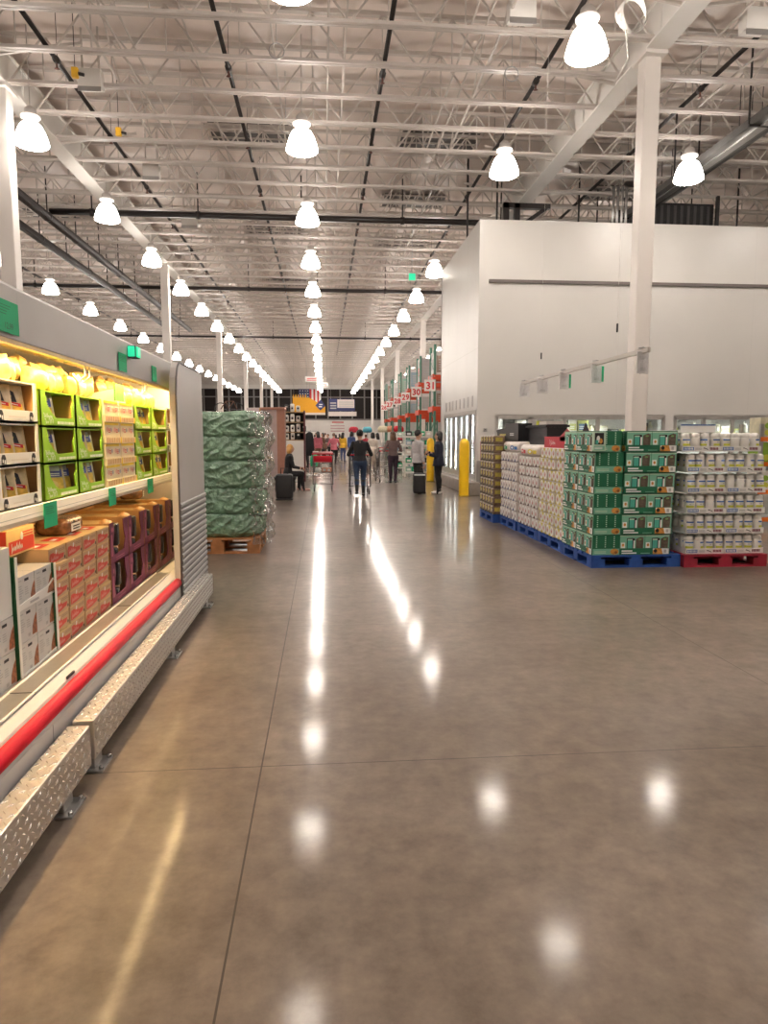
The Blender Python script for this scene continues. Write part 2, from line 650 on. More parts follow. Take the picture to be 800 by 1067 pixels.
mb.box(CX, CX + 0.12, CY + 0.12, SB[0], 0, 2.2, PANEL)
mb.box(CX, CX + 0.12, SB[1], CYB, 0, 2.2, PANEL)
mb.box(CX, CX + 0.12, SB[0], SB[1], 0, 0.4, PANEL)
f = Face(mb, (CX, 0, 0), (0, -1, 0), (0, 0, 1), (-1, 0, 0))
for sy in (19.0, 20.4, 21.8):
    f.rect(-sy, 2.25, -sy + 0.015, CT, SEAM)
f.rect(-CYB, 3.72, -CY, 3.74, SEAM)
struct('wall_cooler_side', mb, 'narrow white side wall of the cooler room along the aisle')
mb = MB()
mb.box(CX, CXR, CY, CYB, CT, CT + 0.12, PANEL)
mb.box(CX, CXR, CYB - 0.12, CYB, 0, CT, PANEL)
mb.box(CXR - 0.12, CXR, CY, CYB, 0, CT, PANEL)
struct('wall_cooler_back', mb, 'white roof and rear panels of the cooler room')
# concrete kerb under the side doors
CONC = mat('kerb_concrete', (0.27, 0.23, 0.20), 0.55, var=0.12, scale=5)
mb = MB()
mb.rbox(3.66, CX, CY - 0.42, CYB, 0, 0.34, 0.02, CONC, smooth=False)
struct('trim_2', mb, 'low concrete kerb in front of the side cooler doors')
mb = MB()
mb.rbox(CX, 4.36, CY - 0.42, CY, 0, 0.9, 0.02, mat('steel_guard', (0.30, 0.27, 0.26), 0.35, metal=0.6), smooth=False)
tag(mb.obj('corner_guard'), 'grey steel guard box at the foot of the white cooler room corner', 'guard')
# ================================================================== ceiling lamps
GLOW = mat('glowing_acrylic', (1, 0.96, 0.92), 0.3, var=0, emit=LAMP_POWER, ecol=(1.0, 0.925, 0.845))
GLOWIN = mat('glowing_reflector', (1, 0.96, 0.92), 0.3, var=0, emit=LAMP_POWER * 2.2, ecol=(1.0, 0.925, 0.845))
CAPM = mat('lamp_cap', (0.55, 0.5, 0.47), 0.4, var=0.03)
Z_L = 7.15     # rim of the bell
lamp0 = thing('pendant_lamp', 'x', 'lamp', (0, 0, Z_L))
sh = MB()
sh.lathe([(0.285, 0.0), (0.315, 0.015), (0.315, 0.06), (0.285, 0.17), (0.245, 0.28), (0.19, 0.375), (0.125, 0.43), (0.075, 0.45)], GLOW, 18, cap=False)
sh.lathe([(0.285, 0.0), (0.28, 0.05), (0.22, 0.22), (0.12, 0.4), (0.02, 0.44)], GLOWIN, 18, cap=False)
sh.obj('lamp_shade', lamp0)
c_ = MB()
c_.lathe([(0.10, 0.49), (0.175, 0.515), (0.18, 0.545), (0.12, 0.56)], mat('lamp_collar', (0.9, 0.86, 0.82), 0.4, var=0, emit=0.5, ecol=(1, 0.92, 0.85)), 16)
c_.obj('collar', lamp0)
c_ = MB()
c_.lathe([(0.10, 0.56), (0.12, 0.59), (0.11, 0.67), (0.07, 0.71), (0.02, 0.74)], CAPM, 14)
c_.obj('lamp_cap', lamp0)
c_ = MB()
c_.tube([(0, 0, 0.72), (0, 0, ZD + 0.06 - Z_L)], 0.011, CAPM, 5)
c_.obj('hanger_rod', lamp0)
ROWS = [('the centre row', -0.37, range(-3, 17)), ('the left aisle row', -5.62, range(-3, 17)),
        ('the right aisle row', 3.98, [-3, -2, -1, 0] + list(range(2, 17))),
        ('the outermost left row', -10.75, range(-1, 17)), ('the cooler room row', 8.15, [-3, -2, -1, 0] + list(range(2, 15))), ('x', -15.9, range(-1, 14)), ('x', 12.3, [-2, -1, 0] + list(range(2, 12)))]  # unseen 'x' rows and hidden cooler room lamps added to light the ceiling
first = True
for rn, lx, ks in ROWS:
    n = 0
    for k in ks:
        ly = 15.0 + 4.77 * k + {-0.37: -0.4, -5.62: -0.25, 3.98: 0.5, 8.15: 0.45}.get(lx, 0)
        if lx == -0.37 and k == -1:
            ly -= 0.25
        vis = abs(lx) < 11 and k >= (2 if lx < -9 else 0 if lx > 5 or lx < -1 else -1) and not (lx == 8.15 and k > 0)
        if vis:
            lb = 'glowing white bell lamp, %s from the near end of %s' % (od(n), rn)
            n += 1
            gr = None
        else:
            lb, gr = 'glowing white bell pendant lamp hanging out of sight', 'lamps out of view'
        if first:
            lo = lamp0
            lo.location = (lx, ly, Z_L)
            lo['label'] = lb
            first = False
        else:
            lo = dup(lamp0, (lx, ly, Z_L), None, lb)
        lo['group'] = gr or 'bell lamps in rows under the roof'

# ================================================================== pipes, conduits and ducts under the roof
SPR = mat('sprinkler_bronze', (0.12, 0.045, 0.03), 0.4, metal=0.5)
sp_lab = ['black sprinkler pipe running along the left part of the ceiling', 'black sprinkler pipe just left of the centre lamps',
          'black sprinkler pipe just right of the centre lamps', 'black sprinkler pipe passing beside the right lamp row', 'black sprinkler pipe beyond the right column',
          'black sprinkler pipe over the outermost left lamps']
for i, px in enumerate((-4.85, -1.72, 1.2, 4.22, 7.6, -12.3)):
    t = thing('sprinkler_pipe', sp_lab[i], 'pipe', (px, 0, 8.42), 0, 'sprinkler branch pipes')
    p = MB()
    p.tube([(0, 2.0, 0), (0, 60, 0)], 0.042 if i < 5 else 0.05, BLACKPIPE, 8)
    p.obj('pipe', t)
    c0 = None
    for k in range(12):
        yy = 4.2 + k * 3.3
        if c0 is None:
            c = MB()
            c.tube([(0, -0.07, 0), (0, 0.07, 0)], 0.062, BLACKPIPE, 8)
            c.tube([(0, 0, 0), (0, 0, -0.13)], 0.018, SPR, 6)
            c.lathe([(0.02, -0.16), (0.05, -0.15), (0.02, -0.13)], SPR, 8)
            c.tube([(0, 0.03, 0), (0, 0.03, 0.95)], 0.006, BLACKPIPE, 5)
            c0 = c.obj('sprinkler_head', t)
            c0.location = (0, yy, 0)
        else:
            d = c0.copy(); COL.objects.link(d); d.parent = t; d.location = (0, yy, 0)
# cross mains
for i, (py, pz, pr, x0, x1, lab) in enumerate(((22.1, 8.13, 0.09, -8.0, 20, 'thick black cross main pipe just above the white cooler room'),
                                              (32.6, 8.13, 0.08, -20, 20, 'thinner black cross main pipe further down the hall'),
                                              (48.0, 8.13, 0.07, -20, 20, 'far black cross main pipe deep in the hall'))):
    t = thing('main_pipe', lab, 'pipe', (0, py, pz))
    p = MB(); p.tube([(x0, 0, 0), (x1, 0, 0)], pr, BLACKPIPE, 10); p.obj('pipe', t)
    c0 = None
    xx = x0 + 1.2
    while xx < x1:
        if c0 is None:
            c = MB(); c.tube([(-0.06, 0, 0), (0.06, 0, 0)], pr + 0.025, BLACKPIPE, 10); c.tube([(0, 0, pr), (0, 0, 1.24)], 0.022, BLACKPIPE, 6)
            c0 = c.obj('pipe_hanger', t); c0.location = (xx, 0, 0)
        else:
            d = c0.copy(); COL.objects.link(d); d.parent = t; d.location = (xx, 0, 0)
        xx += 3.1
# twin dark conduits at the left
for i, (px, pz, lab) in enumerate(((-8.05, 7.95, 'upper of the two dark insulated pipes at the left'), (-9.2, 7.95, 'lower of the two dark insulated pipes at the left'))):
    t = thing('insulated_pipe', lab, 'pipe', (px, 0, pz), 0, 'twin insulated pipes')
    p = MB(); p.tube([(0, 9, 0), (0, 44, 0)], 0.13, mat('pipe_insulation', (0.035, 0.027, 0.026), 0.45, var=0.2), 12)
    p.obj('pipe', t)
    p = MB(); p.tube([(0.12, 9, -0.12), (0.12, 44, -0.12)], 0.03, MATS['pipe_insulation'], 8); p.obj('refrigerant_line', t)
    c0 = None
    for k in range(14):
        if c0 is None:
            c = MB(); c.tube([(0, -0.03, 0), (0, 0.03, 0)], 0.142, BLACKPIPE, 12); c.bar((0, 0, 0.1), (0, 0, 1.42), 0.03, 0.03, BLACKPIPE)
            c0 = c.obj('pipe_clamp', t); c0.location = (0, 10 + k * 2.4, 0)
        else:
            d = c0.copy(); COL.objects.link(d); d.parent = t; d.location = (0, 10 + k * 2.4, 0)
# pale conduits along the hall
for i, (px, pz) in enumerate(((-3.55, 8.42), (-3.3, 8.42), (0.15, 8.4), (2.55, 8.4), (2.8, 8.4), (-7.6, 8.4), (6.9, 8.4))):
    p = MB(); p.tube([(px, 4, pz), (px, 70, pz)], 0.02, STEELW, 6)
    tag(p.obj('conduit'), 'pale electrical conduit, %s from the left among those along the hall' % od(sorted((-3.55, -3.3, 0.15, 2.55, 2.8, -7.6, 6.9)).index(px)), 'conduit', 'pale conduits under the roof')
# grey duct at the right
TRAYM = mat('tray_metal', (0.13, 0.125, 0.12), 0.4, metal=0.5)
t = thing('cable_tray', 'long grey metal tray with black pipes hanging at the upper right', 'cable tray', (8.9, 0, 7.75))
p = MB(); p.box(-0.2, 0.2, 7, 21.5, 0, 0.05, TRAYM); p.box(-0.23, -0.2, 7, 21.5, 0, 0.16, TRAYM); p.box(0.2, 0.23, 7, 21.5, 0, 0.16, TRAYM); p.box(-0.06, 0.12, 7, 21.5, -0.03, 0, GREYMETAL); p.obj('tray', t)
p = MB(); p.tube([(-0.1, 7, 0.15), (-0.1, 21.5, 0.15)], 0.09, BLACKPIPE, 10); p.obj('pipe', t)
p = MB(); p.tube([(0.1, 7, 0.14), (0.1, 21.5, 0.14)], 0.07, BLACKPIPE, 10); p.obj('pipe', t)
for k in range(5):
    p = MB(); p.bar((0.3, 8 + k * 3, 0), (0.3, 8 + k * 3, 1.6), 0.03, 0.03, BLACKPIPE); p.bar((-0.3, 8 + k * 3, 0), (-0.3, 8 + k * 3, 1.6), 0.03, 0.03, BLACKPIPE)
    p.bar((-0.3, 8 + k * 3, -0.02), (0.3, 8 + k * 3, -0.02), 0.04, 0.04, BLACKPIPE)
    p.obj('hanger', t)
for k, (dx, dz, m_, lab) in enumerate(((0, 0, BLACKPIPE, 'black pipe beside the far right sprinkler line'), (0.28, 0.05, GREYMETAL, 'silver conduit between the black pipes at the upper right'), (0.52, 0.0, TRAYM, 'dark grey wide conduit at the upper right'), (0.78, 0.08, GREYMETAL, 'thin silver conduit outermost at the upper right'))):
    p = MB(); p.tube([(9.36 + dx, 7, 8.32 + dz), (9.36 + dx, 30, 8.32 + dz)], (0.06, 0.035, 0.11, 0.03)[k], m_, 8)
    for q in range(6):
        p.tube([(9.36 + dx, 8.4 + q * 3.6, 8.34 + dz), (9.36 + dx, 8.4 + q * 3.6, 9.36)], 0.01, BLACKPIPE, 5)
    tag(p.obj('conduit'), lab, 'conduit')
# condenser platform on the cooler roof
t = thing('condensing_unit', 'black refrigeration unit on a frame over the cooler room roof', 'refrigeration unit', (9.7, 19.6, CT + 0.12))
p = MB(); p.rbox(-0.9, 1.1, -0.6, 0.6, 0.25, 1.0, 0.03, DARK, smooth=False)
for k in range(10):
    p.box(-0.82 + k * 0.19, -0.74 + k * 0.19, -0.615, -0.6, 0.32, 0.93, mat('fin', (0.05, 0.045, 0.045), 0.5))
p.obj('housing', t)
p = MB(); p.box(-1.2, 1.25, -0.85, 0.75, 0.1, 0.2, GREYMETAL)
for q in (-1.1, 1.1):
    p.box(q - 0.04, q + 0.04, -0.8, -0.72, 0, 1.15, BLACKPIPE); p.box(q - 0.04, q + 0.04, 0.6, 0.68, 0, 1.15, BLACKPIPE)
p.obj('frame', t)
for k in range(4):
    p = MB(); p.tube([(-1.5 - k * 0.12, -0.8, -0.0), (-1.5 - k * 0.12, -0.8, 1.3)], 0.035, ALU, 8); p.obj('riser_pipe', t)
# dark bracket
t = thing('pipe_bracket', 'black triangular pipe bracket standing on the cooler room roof', 'bracket', (5.3, 19.3, CT + 0.12))
p = MB()
p.box(-0.35, -0.2, -0.08, 0.08, 0, 0.95, BLACKPIPE); p.box(-0.05, 0.1, -0.08, 0.08, 0, 0.95, BLACKPIPE)
p.box(-0.35, 0.95, -0.08, 0.08, 0.82, 0.95, BLACKPIPE); p.bar((0.05, 0, 0.3), (0.85, 0, 0.85), 0.1, 0.1, BLACKPIPE)
p.obj('bracket_frame', t)
p = MB(); p.box(-0.45, 0.3, -0.2, 0.2, 0, 0.05, BLACKPIPE); p.obj('base_plate', t)
# thin black drop rods above the cooler roof
for k, rx in enumerate((4.15, 5.0, 7.4, 12.2)):
    p = MB(); p.tube([(rx, 20.2, CT + 0.12), (rx, 20.2, 9.34)], 0.028, BLACKPIPE, 6)
    tag(p.obj('drop_rod'), 'thin black drop rod over the cooler room roof, %s from its left corner' % od(k), 'rod', 'black drop rods')
# junction boxes
for k, (bx, by, bz, sx, sz, lab) in enumerate(((3.28, 11.85, 8.38, 0.44, 0.3, 'white metal box hung near the top right of the ceiling'), (-4.43, 14.7, 8.38, 0.44, 0.34, 'white metal box beside the black pipe at the upper left'),
                                              (-4.4, 19.37, 8.38, 0.42, 0.32, 'white metal box on the left ceiling, second from the near end'), (7.22, 11.77, 8.38, 0.4, 0.36, 'white metal box at the top right corner of the ceiling'),
                                              (-4.2, 23.5, 8.4, 0.5, 0.4, 'white metal box on the left ceiling, farthest one'))):
    t = thing('unit_box', lab, 'junction box', (bx, by, bz), 0, 'white boxes under the joists')
    p = MB(); p.rbox(-sx / 2, sx / 2, -0.12, 0.12, -sz / 2, sz / 2, 0.012, WHITE, smooth=False); p.obj('box_body', t)
    p = MB(); p.box(-sx / 2 + 0.05, -sx / 2 + 0.08, -0.02, 0.02, sz / 2, 9.36 - bz, STEELW); p.box(sx / 2 - 0.08, sx / 2 - 0.05, -0.02, 0.02, sz / 2, 9.36 - bz, STEELW); p.obj('hanger', t)
    p = MB(); p.box(-sx / 2, sx / 2, -0.13, -0.12, -sz / 2 - 0.09, -sz / 2, GREYMETAL); p.obj('cable_plate', t)
# coiled cable by the near right lamp
cbl = MB()
for k in range(7):
    a = [(0.17 * math.cos(2 * PI * i / 18) * (1 + 0.05 * k), 0.02 * k - 0.06 + 0.02 * math.sin(i), 0.26 * math.sin(2 * PI * i / 18) * (1 - 0.03 * k)) for i in range(19)]
    cbl.tube(a, 0.011, WHITE, 5)
cbl.tube([(0.1, 0, 0.2), (0.12, 0, 1.85)], 0.012, WHITE, 5)
cbl.tube([(-0.1, 0, -0.2), (-0.05, 0.0, -0.6), (-0.25, 0, -0.95)], 0.011, WHITE, 5)
o = cbl.obj('cable_coil'); o.location = (4.47, 10.25, 7.5)
tag(o, 'coil of white cable hanging beside the nearest right lamp', 'cable')
YT = mat('yellow_plastic', (0.8, 0.45, 0.02), 0.4)
for k, (bx, by) in enumerate(((-4.42, 13.75), (-4.35, 16.2))):
    p = MB(); p.rbox(-0.06, 0.06, -0.05, 0.05, -0.09, 0.09, 0.02, YT); p.tube([(0, 0, 0), (0.16, 0, -0.03)], 0.03, BLACKPIPE, 6); p.tube([(0, 0, 0.08), (0, 0, 1.3)], 0.008, BLACKPIPE, 5)
    o = p.obj('hose_valve'); o.location = (bx, by, 8.05)
    tag(o, ('small yellow tag hanging above the near left lamp', 'small yellow tag hanging under the left ceiling, further in')[k], 'tag')
# wire rings hung under the joists
for k, (bx, by) in enumerate(((-0.75, 13.0), (-0.75, 16.0), (3.55, 13.4), (-4.2, 20.5))):
    p = MB(); p.tube([(0.13 * math.cos(2 * PI * i / 16), 0, 0.13 * math.sin(2 * PI * i / 16)) for i in range(17)], 0.012, GREYMETAL, 5)
    p.tube([(0, 0, 0.13), (0, 0, 1.15)], 0.006, GREYMETAL, 4)
    o = p.obj('cable_loop'); o.location = (bx, by, 8.2)
    tag(o, 'grey cable loop under the ceiling joists, %s' % ('nearest, over the centre lamp', 'second, over the centre lamps', 'beside the right sprinkler pipe', 'over the left lamp row')[k], 'cable')
# ================================================================== refrigerated merchandiser at the left
CY0, CY1 = 1.55, 6.62
CASEP = mat('case_panel', (0.50, 0.47, 0.45), 0.4, var=0.03, scale=3)
CASEIN = mat('case_liner', (0.72, 0.62, 0.45), 0.5, var=0.04)
STAINL = mat('stainless', (0.46, 0.43, 0.40), 0.3, metal=0.85, var=0.08, scale=6)
EDGEW = mat('white_edge', (0.85, 0.80, 0.72), 0.4, var=0.02)
TUBE = mat('case_tube', (1, 0.84, 0.5), 0.3, var=0, emit=CASE_POWER, ecol=(1.0, 0.70, 0.33))
case = thing('refrigerated_case', 'long open refrigerated display case with grey fascia and red bumper rail', 'refrigerated case', (0, 0, 0))
p = MB()
p.box(-2.25, -1.14, CY0, CY1, 0.06, 0.20, DARK)                 # kick recess
p.box(-2.25, -1.13, CY0, CY1, 0.19, 0.31, CASEP)
p.prism([(-1.13, 0.31), (-1.17, 0.40), (-1.22, 0.43), (-1.30, 0.43), (-1.30, 0.40), (-2.25, 0.40), (-2.25, 0.31)], CASEP, (0, CY0, 0), (1, 0, 0), (0, 0, 1), (0, 1, 0), CY1 - CY0)
f = Face(p, (-1.13, 0, 0), (0, 1, 0), (0, 0, 1), (1, 0, 0))
f.rect(2.86, 0.19, 2.865, 0.31, INKB)
f.rect(5.2, 0.19, 5.205, 0.31, INKB)
p.obj('lower_panel', case)
p = MB()
p.box(-2.25, -1.345, CY0, CY1, 0.385, 0.412, mat('deck_pan', (0.35, 0.3, 0.25), 0.5))
p.obj('deck_pan', case)
p = MB()
p.tube([(-1.155, CY0, 0.355), (-1.155, 5.46, 0.355)], 0.036, REDP, 12)
p.obj('bumper_rail', case)
p = MB()
p.box(-1.315, -1.215, CY0, 5.46, 0.425, 0.436, STAINL)
p.box(-1.35, -1.315, CY0, 5.46, 0.40, 0.427, STAINL)
p.tube([(-1.315, CY0, 0.437), (-1.315, 5.46, 0.437)], 0.006, EDGEW, 6)
p.tube([(-1.215, CY0, 0.434), (-1.215, 5.46, 0.434)], 0.006, EDGEW, 6)
for yy in (2.9, 4.4):
    p.box(-1.32, -1.21, yy, yy + 0.004, 0.43, 0.438, INKB)
p.obj('rail_cap', case)
p = MB(); p.rbox(-1.175, -1.165, 3.15, 3.24, 0.402, 0.416, 0.003, INKB); p.obj('badge', case)
p = MB(); p.box(-2.25, -2.2, CY0, CY1, 0.4, 2.1, mat('case_back', (0.10, 0.075, 0.05), 0.5)); p.obj('back_panel', case)
# canopy
p = MB()
p.prism([(-1.265, 1.885), (-1.24, 1.89), (-1.235, 2.09), (-1.26, 2.11), (-2.25, 2.11), (-2.25, 2.05), (-1.275, 2.05)], CASEP, (0, CY0, 0), (1, 0, 0), (0, 0, 1), (0, 1, 0), CY1 - CY0 - 0.05)
f = Face(p, (-1.236, 0, 0), (0, 1, 0), (0, 0, 1), (1, 0, 0))
for yy in (3.0, 4.47):
    f.rect(yy, 1.905, yy + 0.004, 2.08, INKG)
p.obj('fascia', case)
p = MB()
p.box(-1.268, -1.238, CY0, CY1 - 0.06, 1.868, 1.886, mat('brass_trim', (0.6, 0.42, 0.2), 0.35, metal=0.6))
p.obj('fascia_trim', case)
p = MB()
p.box(-1.62, -1.40, CY0, CY1 - 0.06, 1.955, 1.97, STAINL)
for i in range(22):
    p.box(-1.60, -1.42, CY0 + 0.1 + i * 0.22, CY0 + 0.25 + i * 0.22, 1.948, 1.956, mat('air_grille', (0.35, 0.27, 0.16), 0.5))
p.obj('air_grille', case)
for k in range(4):
    y0 = CY0 + 0.1 + k * 1.25
    for nm, tx, tz in (('light_tube', -1.315, 1.965), ('shelf_light', -1.375, 1.135)):
        p = MB()
        p.tube([(tx, y0, tz), (tx, y0 + 1.15, tz)], 0.022 if nm == 'light_tube' else 0.009, TUBE if nm == 'light_tube' else mat('shelf_tube', (1, 0.84, 0.5), 0.3, var=0, emit=CASE_POWER * 0.13, ecol=(1.0, 0.72, 0.36)), 8)
        o = p.obj(nm, case)
        for q in (y0 - 0.03, y0 + 1.15):
            b_ = MB(); b_.box(tx - 0.018, tx + 0.018, q, q + 0.03, tz - 0.016, tz + 0.03, EDGEW); b_.obj('tube_holder', o)
# upper shelf
p = MB()
p.box(-2.2, -1.345, CY0, CY1 - 0.04, 1.16, 1.18, EDGEW)
p.prism([(-1.345, 1.18), (-1.333, 1.18), (-1.326, 1.13), (-1.345, 1.105)], EDGEW, (0, CY0, 0), (1, 0, 0), (0, 0, 1), (0, 1, 0), CY1 - 0.04 - CY0)
f = Face(p, (-1.327, 0, 0), (0, 1, 0), (0, 0, 1), (1, 0, 0))
f.rect(CY0, 1.145, CY1 - 0.05, 1.148, INKG)
p.obj('shelf', case)
for yy in (2.1, 3.48, 4.45, 5.15, 6.2):
    p = MB(); p.prism([(-2.2, 1.16), (-1.45, 1.16), (-1.5, 1.14), (-2.2, 1.0)], EDGEW, (0, yy - 0.01, 0), (1, 0, 0), (0, 0, 1), (0, 1, 0), 0.02)
    p.obj('shelf_bracket', case)
# end panel (curved leading edge) with ribbed kick plate
p = MB()
PX0 = -1.12
prof = [(5.46, 0.2), (5.46, 1.82), (5.49, 1.95), (5.54, 2.03), (5.61, 2.075), (CY1, 2.075), (CY1, 0.2)]
p.prism(prof, CASEP, (PX0 - 0.05, 0, 0), (0, 1, 0), (0, 0, 1), (1, 0, 0), 0.05)
p.box(-2.25, PX0 - 0.05, CY1 - 0.035, CY1, 0.06, 2.075, CASEP)
p.obj('end_panel', case)
p = MB(); p.tube([(PX0 + 0.002, a, b) for a, b in prof[:6]], 0.008, mat('dark_edge', (0.12, 0.11, 0.11), 0.4), 6); p.obj('edge_trim', case)
p = MB()
p.box(PX0, PX0 + 0.006, 5.475, CY1, 0.12, 0.97, mat('rib_recess_shade', (0.16, 0.15, 0.145), 0.5))  # groove backing coloured dark for the shade between the ribs
for i in range(17):
    z = 0.145 + i * 0.05
    p.prism([(0.006, 0), (0.014, 0.006), (0.014, 0.026), (0.006, 0.034)], mat('rib_metal', (0.40, 0.385, 0.375), 0.5, metal=0.3, var=0.04), (PX0, 5.48, z), (1, 0, 0), (0, 0, 1), (0, 1, 0), CY1 - 5.485)
p.obj('ribbed_kick_plate', case)
for yy in (3.85, 3.92, 5.03, 5.10):
    p = MB()
    p.tube([(-1.255, yy, 1.88), (-1.255, yy, 1.82), (-1.29, yy, 1.79), (-1.32, yy, 1.83)], 0.006, EDGEW, 6)
    p.obj('cable_hook', case)

# diamond plate floor guards
def diamond():
    m = bpy.data.materials.new('diamond_plate')
    m.use_nodes = True
    nt = m.node_tree
    b = nt.nodes['Principled BSDF']
    b.inputs['Metallic'].default_value = 0.75
    b.inputs['Base Color'].default_value = (0.58, 0.55, 0.52, 1)
    b.inputs['Roughness'].default_value = 0.34
    return m
DIA = diamond()
DIAB = mat('diamond_lug', (0.72, 0.69, 0.65), 0.26, metal=0.75, var=0)
for lab, y0, y1 in (('diamond plate floor guard nearest the camera, under the red rail', 1.2, 2.98), ('longer diamond plate floor guard reaching the case end', 3.03, 6.33)):
    t = thing('floor_guard', lab, 'guard rail', (0, y0, 0), 0, 'diamond plate guards')
    L = y1 - y0
    p = MB()
    p.rbox(-1.115, -1.02, 0, L, 0.075, 0.255, 0.006, DIA, smooth=False)
    n1 = int(L / 0.045)
    lug = []
    # raised lugs on the outer face and the top
    for i in range(n1):
        for j in range(5):
            yy, zz = 0.02 + i * 0.045 + (0.0225 if j % 2 else 0), 0.095 + j * 0.034
            if yy > L - 0.02:
                continue
            s = 0.0075 if (i + j) % 2 else -0.0075
            p.add([(-1.0195, yy - 0.014, zz - s), (-1.0195, yy + 0.003, zz - 0.005), (-1.0195, yy + 0.014, zz + s), (-1.0195, yy - 0.003, zz + 0.005), (-1.015, yy, zz)],
                  [(0, 1, 4), (1, 2, 4), (2, 3, 4), (3, 0, 4)], DIAB)
        for j in range(3):
            yy, xx = 0.02 + i * 0.045 + (0.0225 if j % 2 else 0), -1.1 + j * 0.031
            if yy > L - 0.02:
                continue
            s = 0.008 if (i + j) % 2 else -0.008
            p.add([(xx - s * 1.3, yy - 0.014, 0.2552), (xx - 0.005, yy + 0.003, 0.2552), (xx + s * 1.3, yy + 0.014, 0.2552), (xx + 0.005, yy - 0.003, 0.2552), (xx, yy, 0.2595)],
                  [(0, 1, 4), (1, 2, 4), (2, 3, 4), (3, 0, 4)], DIAB)
    p.obj('guard_beam', t)
    for yy in ([0.35, 1.55] if y0 < 2 else [0.1, 1.7, 3.1]):
        q = MB()
        q.rbox(-1.10, -1.04, yy - 0.05, yy + 0.05, 0.008, 0.08, 0.004, GREYMETAL, smooth=False)
        q.box(-1.13, -1.0, yy - 0.08, yy + 0.08, 0, 0.009, GREYMETAL)
        for s in (-1, 1):
            q.lathe([(0.01, 0), (0.01, 0.012), (0.005, 0.016)], CHROME, 6, (-1.012, yy + s * 0.06, 0.009))
        q.obj('foot', t)

# ------------------------------------------------------------------ goods on the upper shelf
LIME = mat('lime_card', (0.27, 0.52, 0.015), 0.5, var=0.05)
PACKY = mat('cheese_yellow', (0.80, 0.52, 0.08), 0.35, var=0.25, scale=30)
PACKF = mat('pack_film', (0.62, 0.50, 0.30), 0.2, var=0.25, scale=18, coat=0.4)
BLUEL = mat('pack_blue', (0.08, 0.10, 0.38), 0.35, var=0)
XF, ZS, KS = -1.36, 1.181, 0.95      # front plane and height of the shelf goods, scale of their spacing


def pack_mesh(mb, kind, wd, hg, d):
    """soft pillow pack standing in the Y-Z plane, front towards +X"""
    n = 6
    vs_, fs = [], []
    for s in (1, -1):
        for i in range(n + 1):
            for j in range(n + 1):
                u, v = i / n * 2 - 1, j / n * 2 - 1
                b = (1 - u ** 4) * (1 - v ** 4)
                vs_.append((s * d / 2 * b, u * wd / 2, hg / 2 + v * hg / 2))
    k = (n + 1) ** 2
    for s in range(2):
        for i in range(n):
            for j in range(n):
                a = s * k + i * (n + 1) + j
                fs.append((a, a + 1, a + n + 2, a + n + 1))
    mb.add(vs_, fs, PACKF, True)
    f = Face(mb, (d / 2 + 0.002, 0, 0), (0, 1, 0), (0, 0, 1), (1, 0, 0))
    if kind == 'blue':
        f.rect(-wd * 0.36, hg * 0.55, wd * 0.36, hg * 0.80, BLUEL)
        f.rect(-wd * 0.30, hg * 0.74, wd * 0.30, hg * 0.9, INKW, 1.5)
        f.lines(-wd * 0.28, hg * 0.58, wd * 0.28, hg * 0.7, 2, INKW, 2)
        f.rect(-wd * 0.36, hg * 0.1, wd * 0.36, hg * 0.52, PACKY)
        f.disc(0, hg * 0.3, wd * 0.2, hg * 0.14, mat('cheese_light', (0.9, 0.66, 0.2), 0.4, var=0.1), 1.6)
    elif kind == 'crown':
        f.rect(-wd * 0.38, hg * 0.06, wd * 0.38, hg * 0.45, PACKY)
        f.poly([(-wd * 0.25, hg * 0.5), (wd * 0.25, hg * 0.5), (wd * 0.2, hg * 0.78), (0, hg * 0.88), (-wd * 0.2, hg * 0.78)], INKB)
        f.disc(0, hg * 0.66, wd * 0.12, hg * 0.08, INKY, 2)
        f.poly([(-wd * 0.34, hg * 0.36), (0, hg * 0.43), (wd * 0.34, hg * 0.36), (wd * 0.34, hg * 0.46), (0, hg * 0.52), (-wd * 0.34, hg * 0.46)], INKR, 2)
        f.poly([(-wd * 0.26, hg * 0.405), (0, hg * 0.46), (wd * 0.26, hg * 0.405), (wd * 0.26, hg * 0.425), (0, hg * 0.48), (-wd * 0.26, hg * 0.425)], INKW, 3)


protos = {}
def pack(kind, loc, rz, tilt, lab, grp, wd=0.18, hg=0.165, d=0.035):
    key = kind
    if key not in protos:
        mb = MB()
        pack_mesh(mb, kind, wd, hg, d)
        o = mb.obj('cheese_pack')
        protos[key] = o
    else:
        o = protos[key].copy()
        COL.objects.link(o)
    o.location = (loc[0], loc[1] * KS, ZS + (loc[2] - ZS) * KS)
    o.rotation_euler = (0, -tilt, -0.75 + rz)
    tag(o, lab, 'cheese pack', grp)
    return o


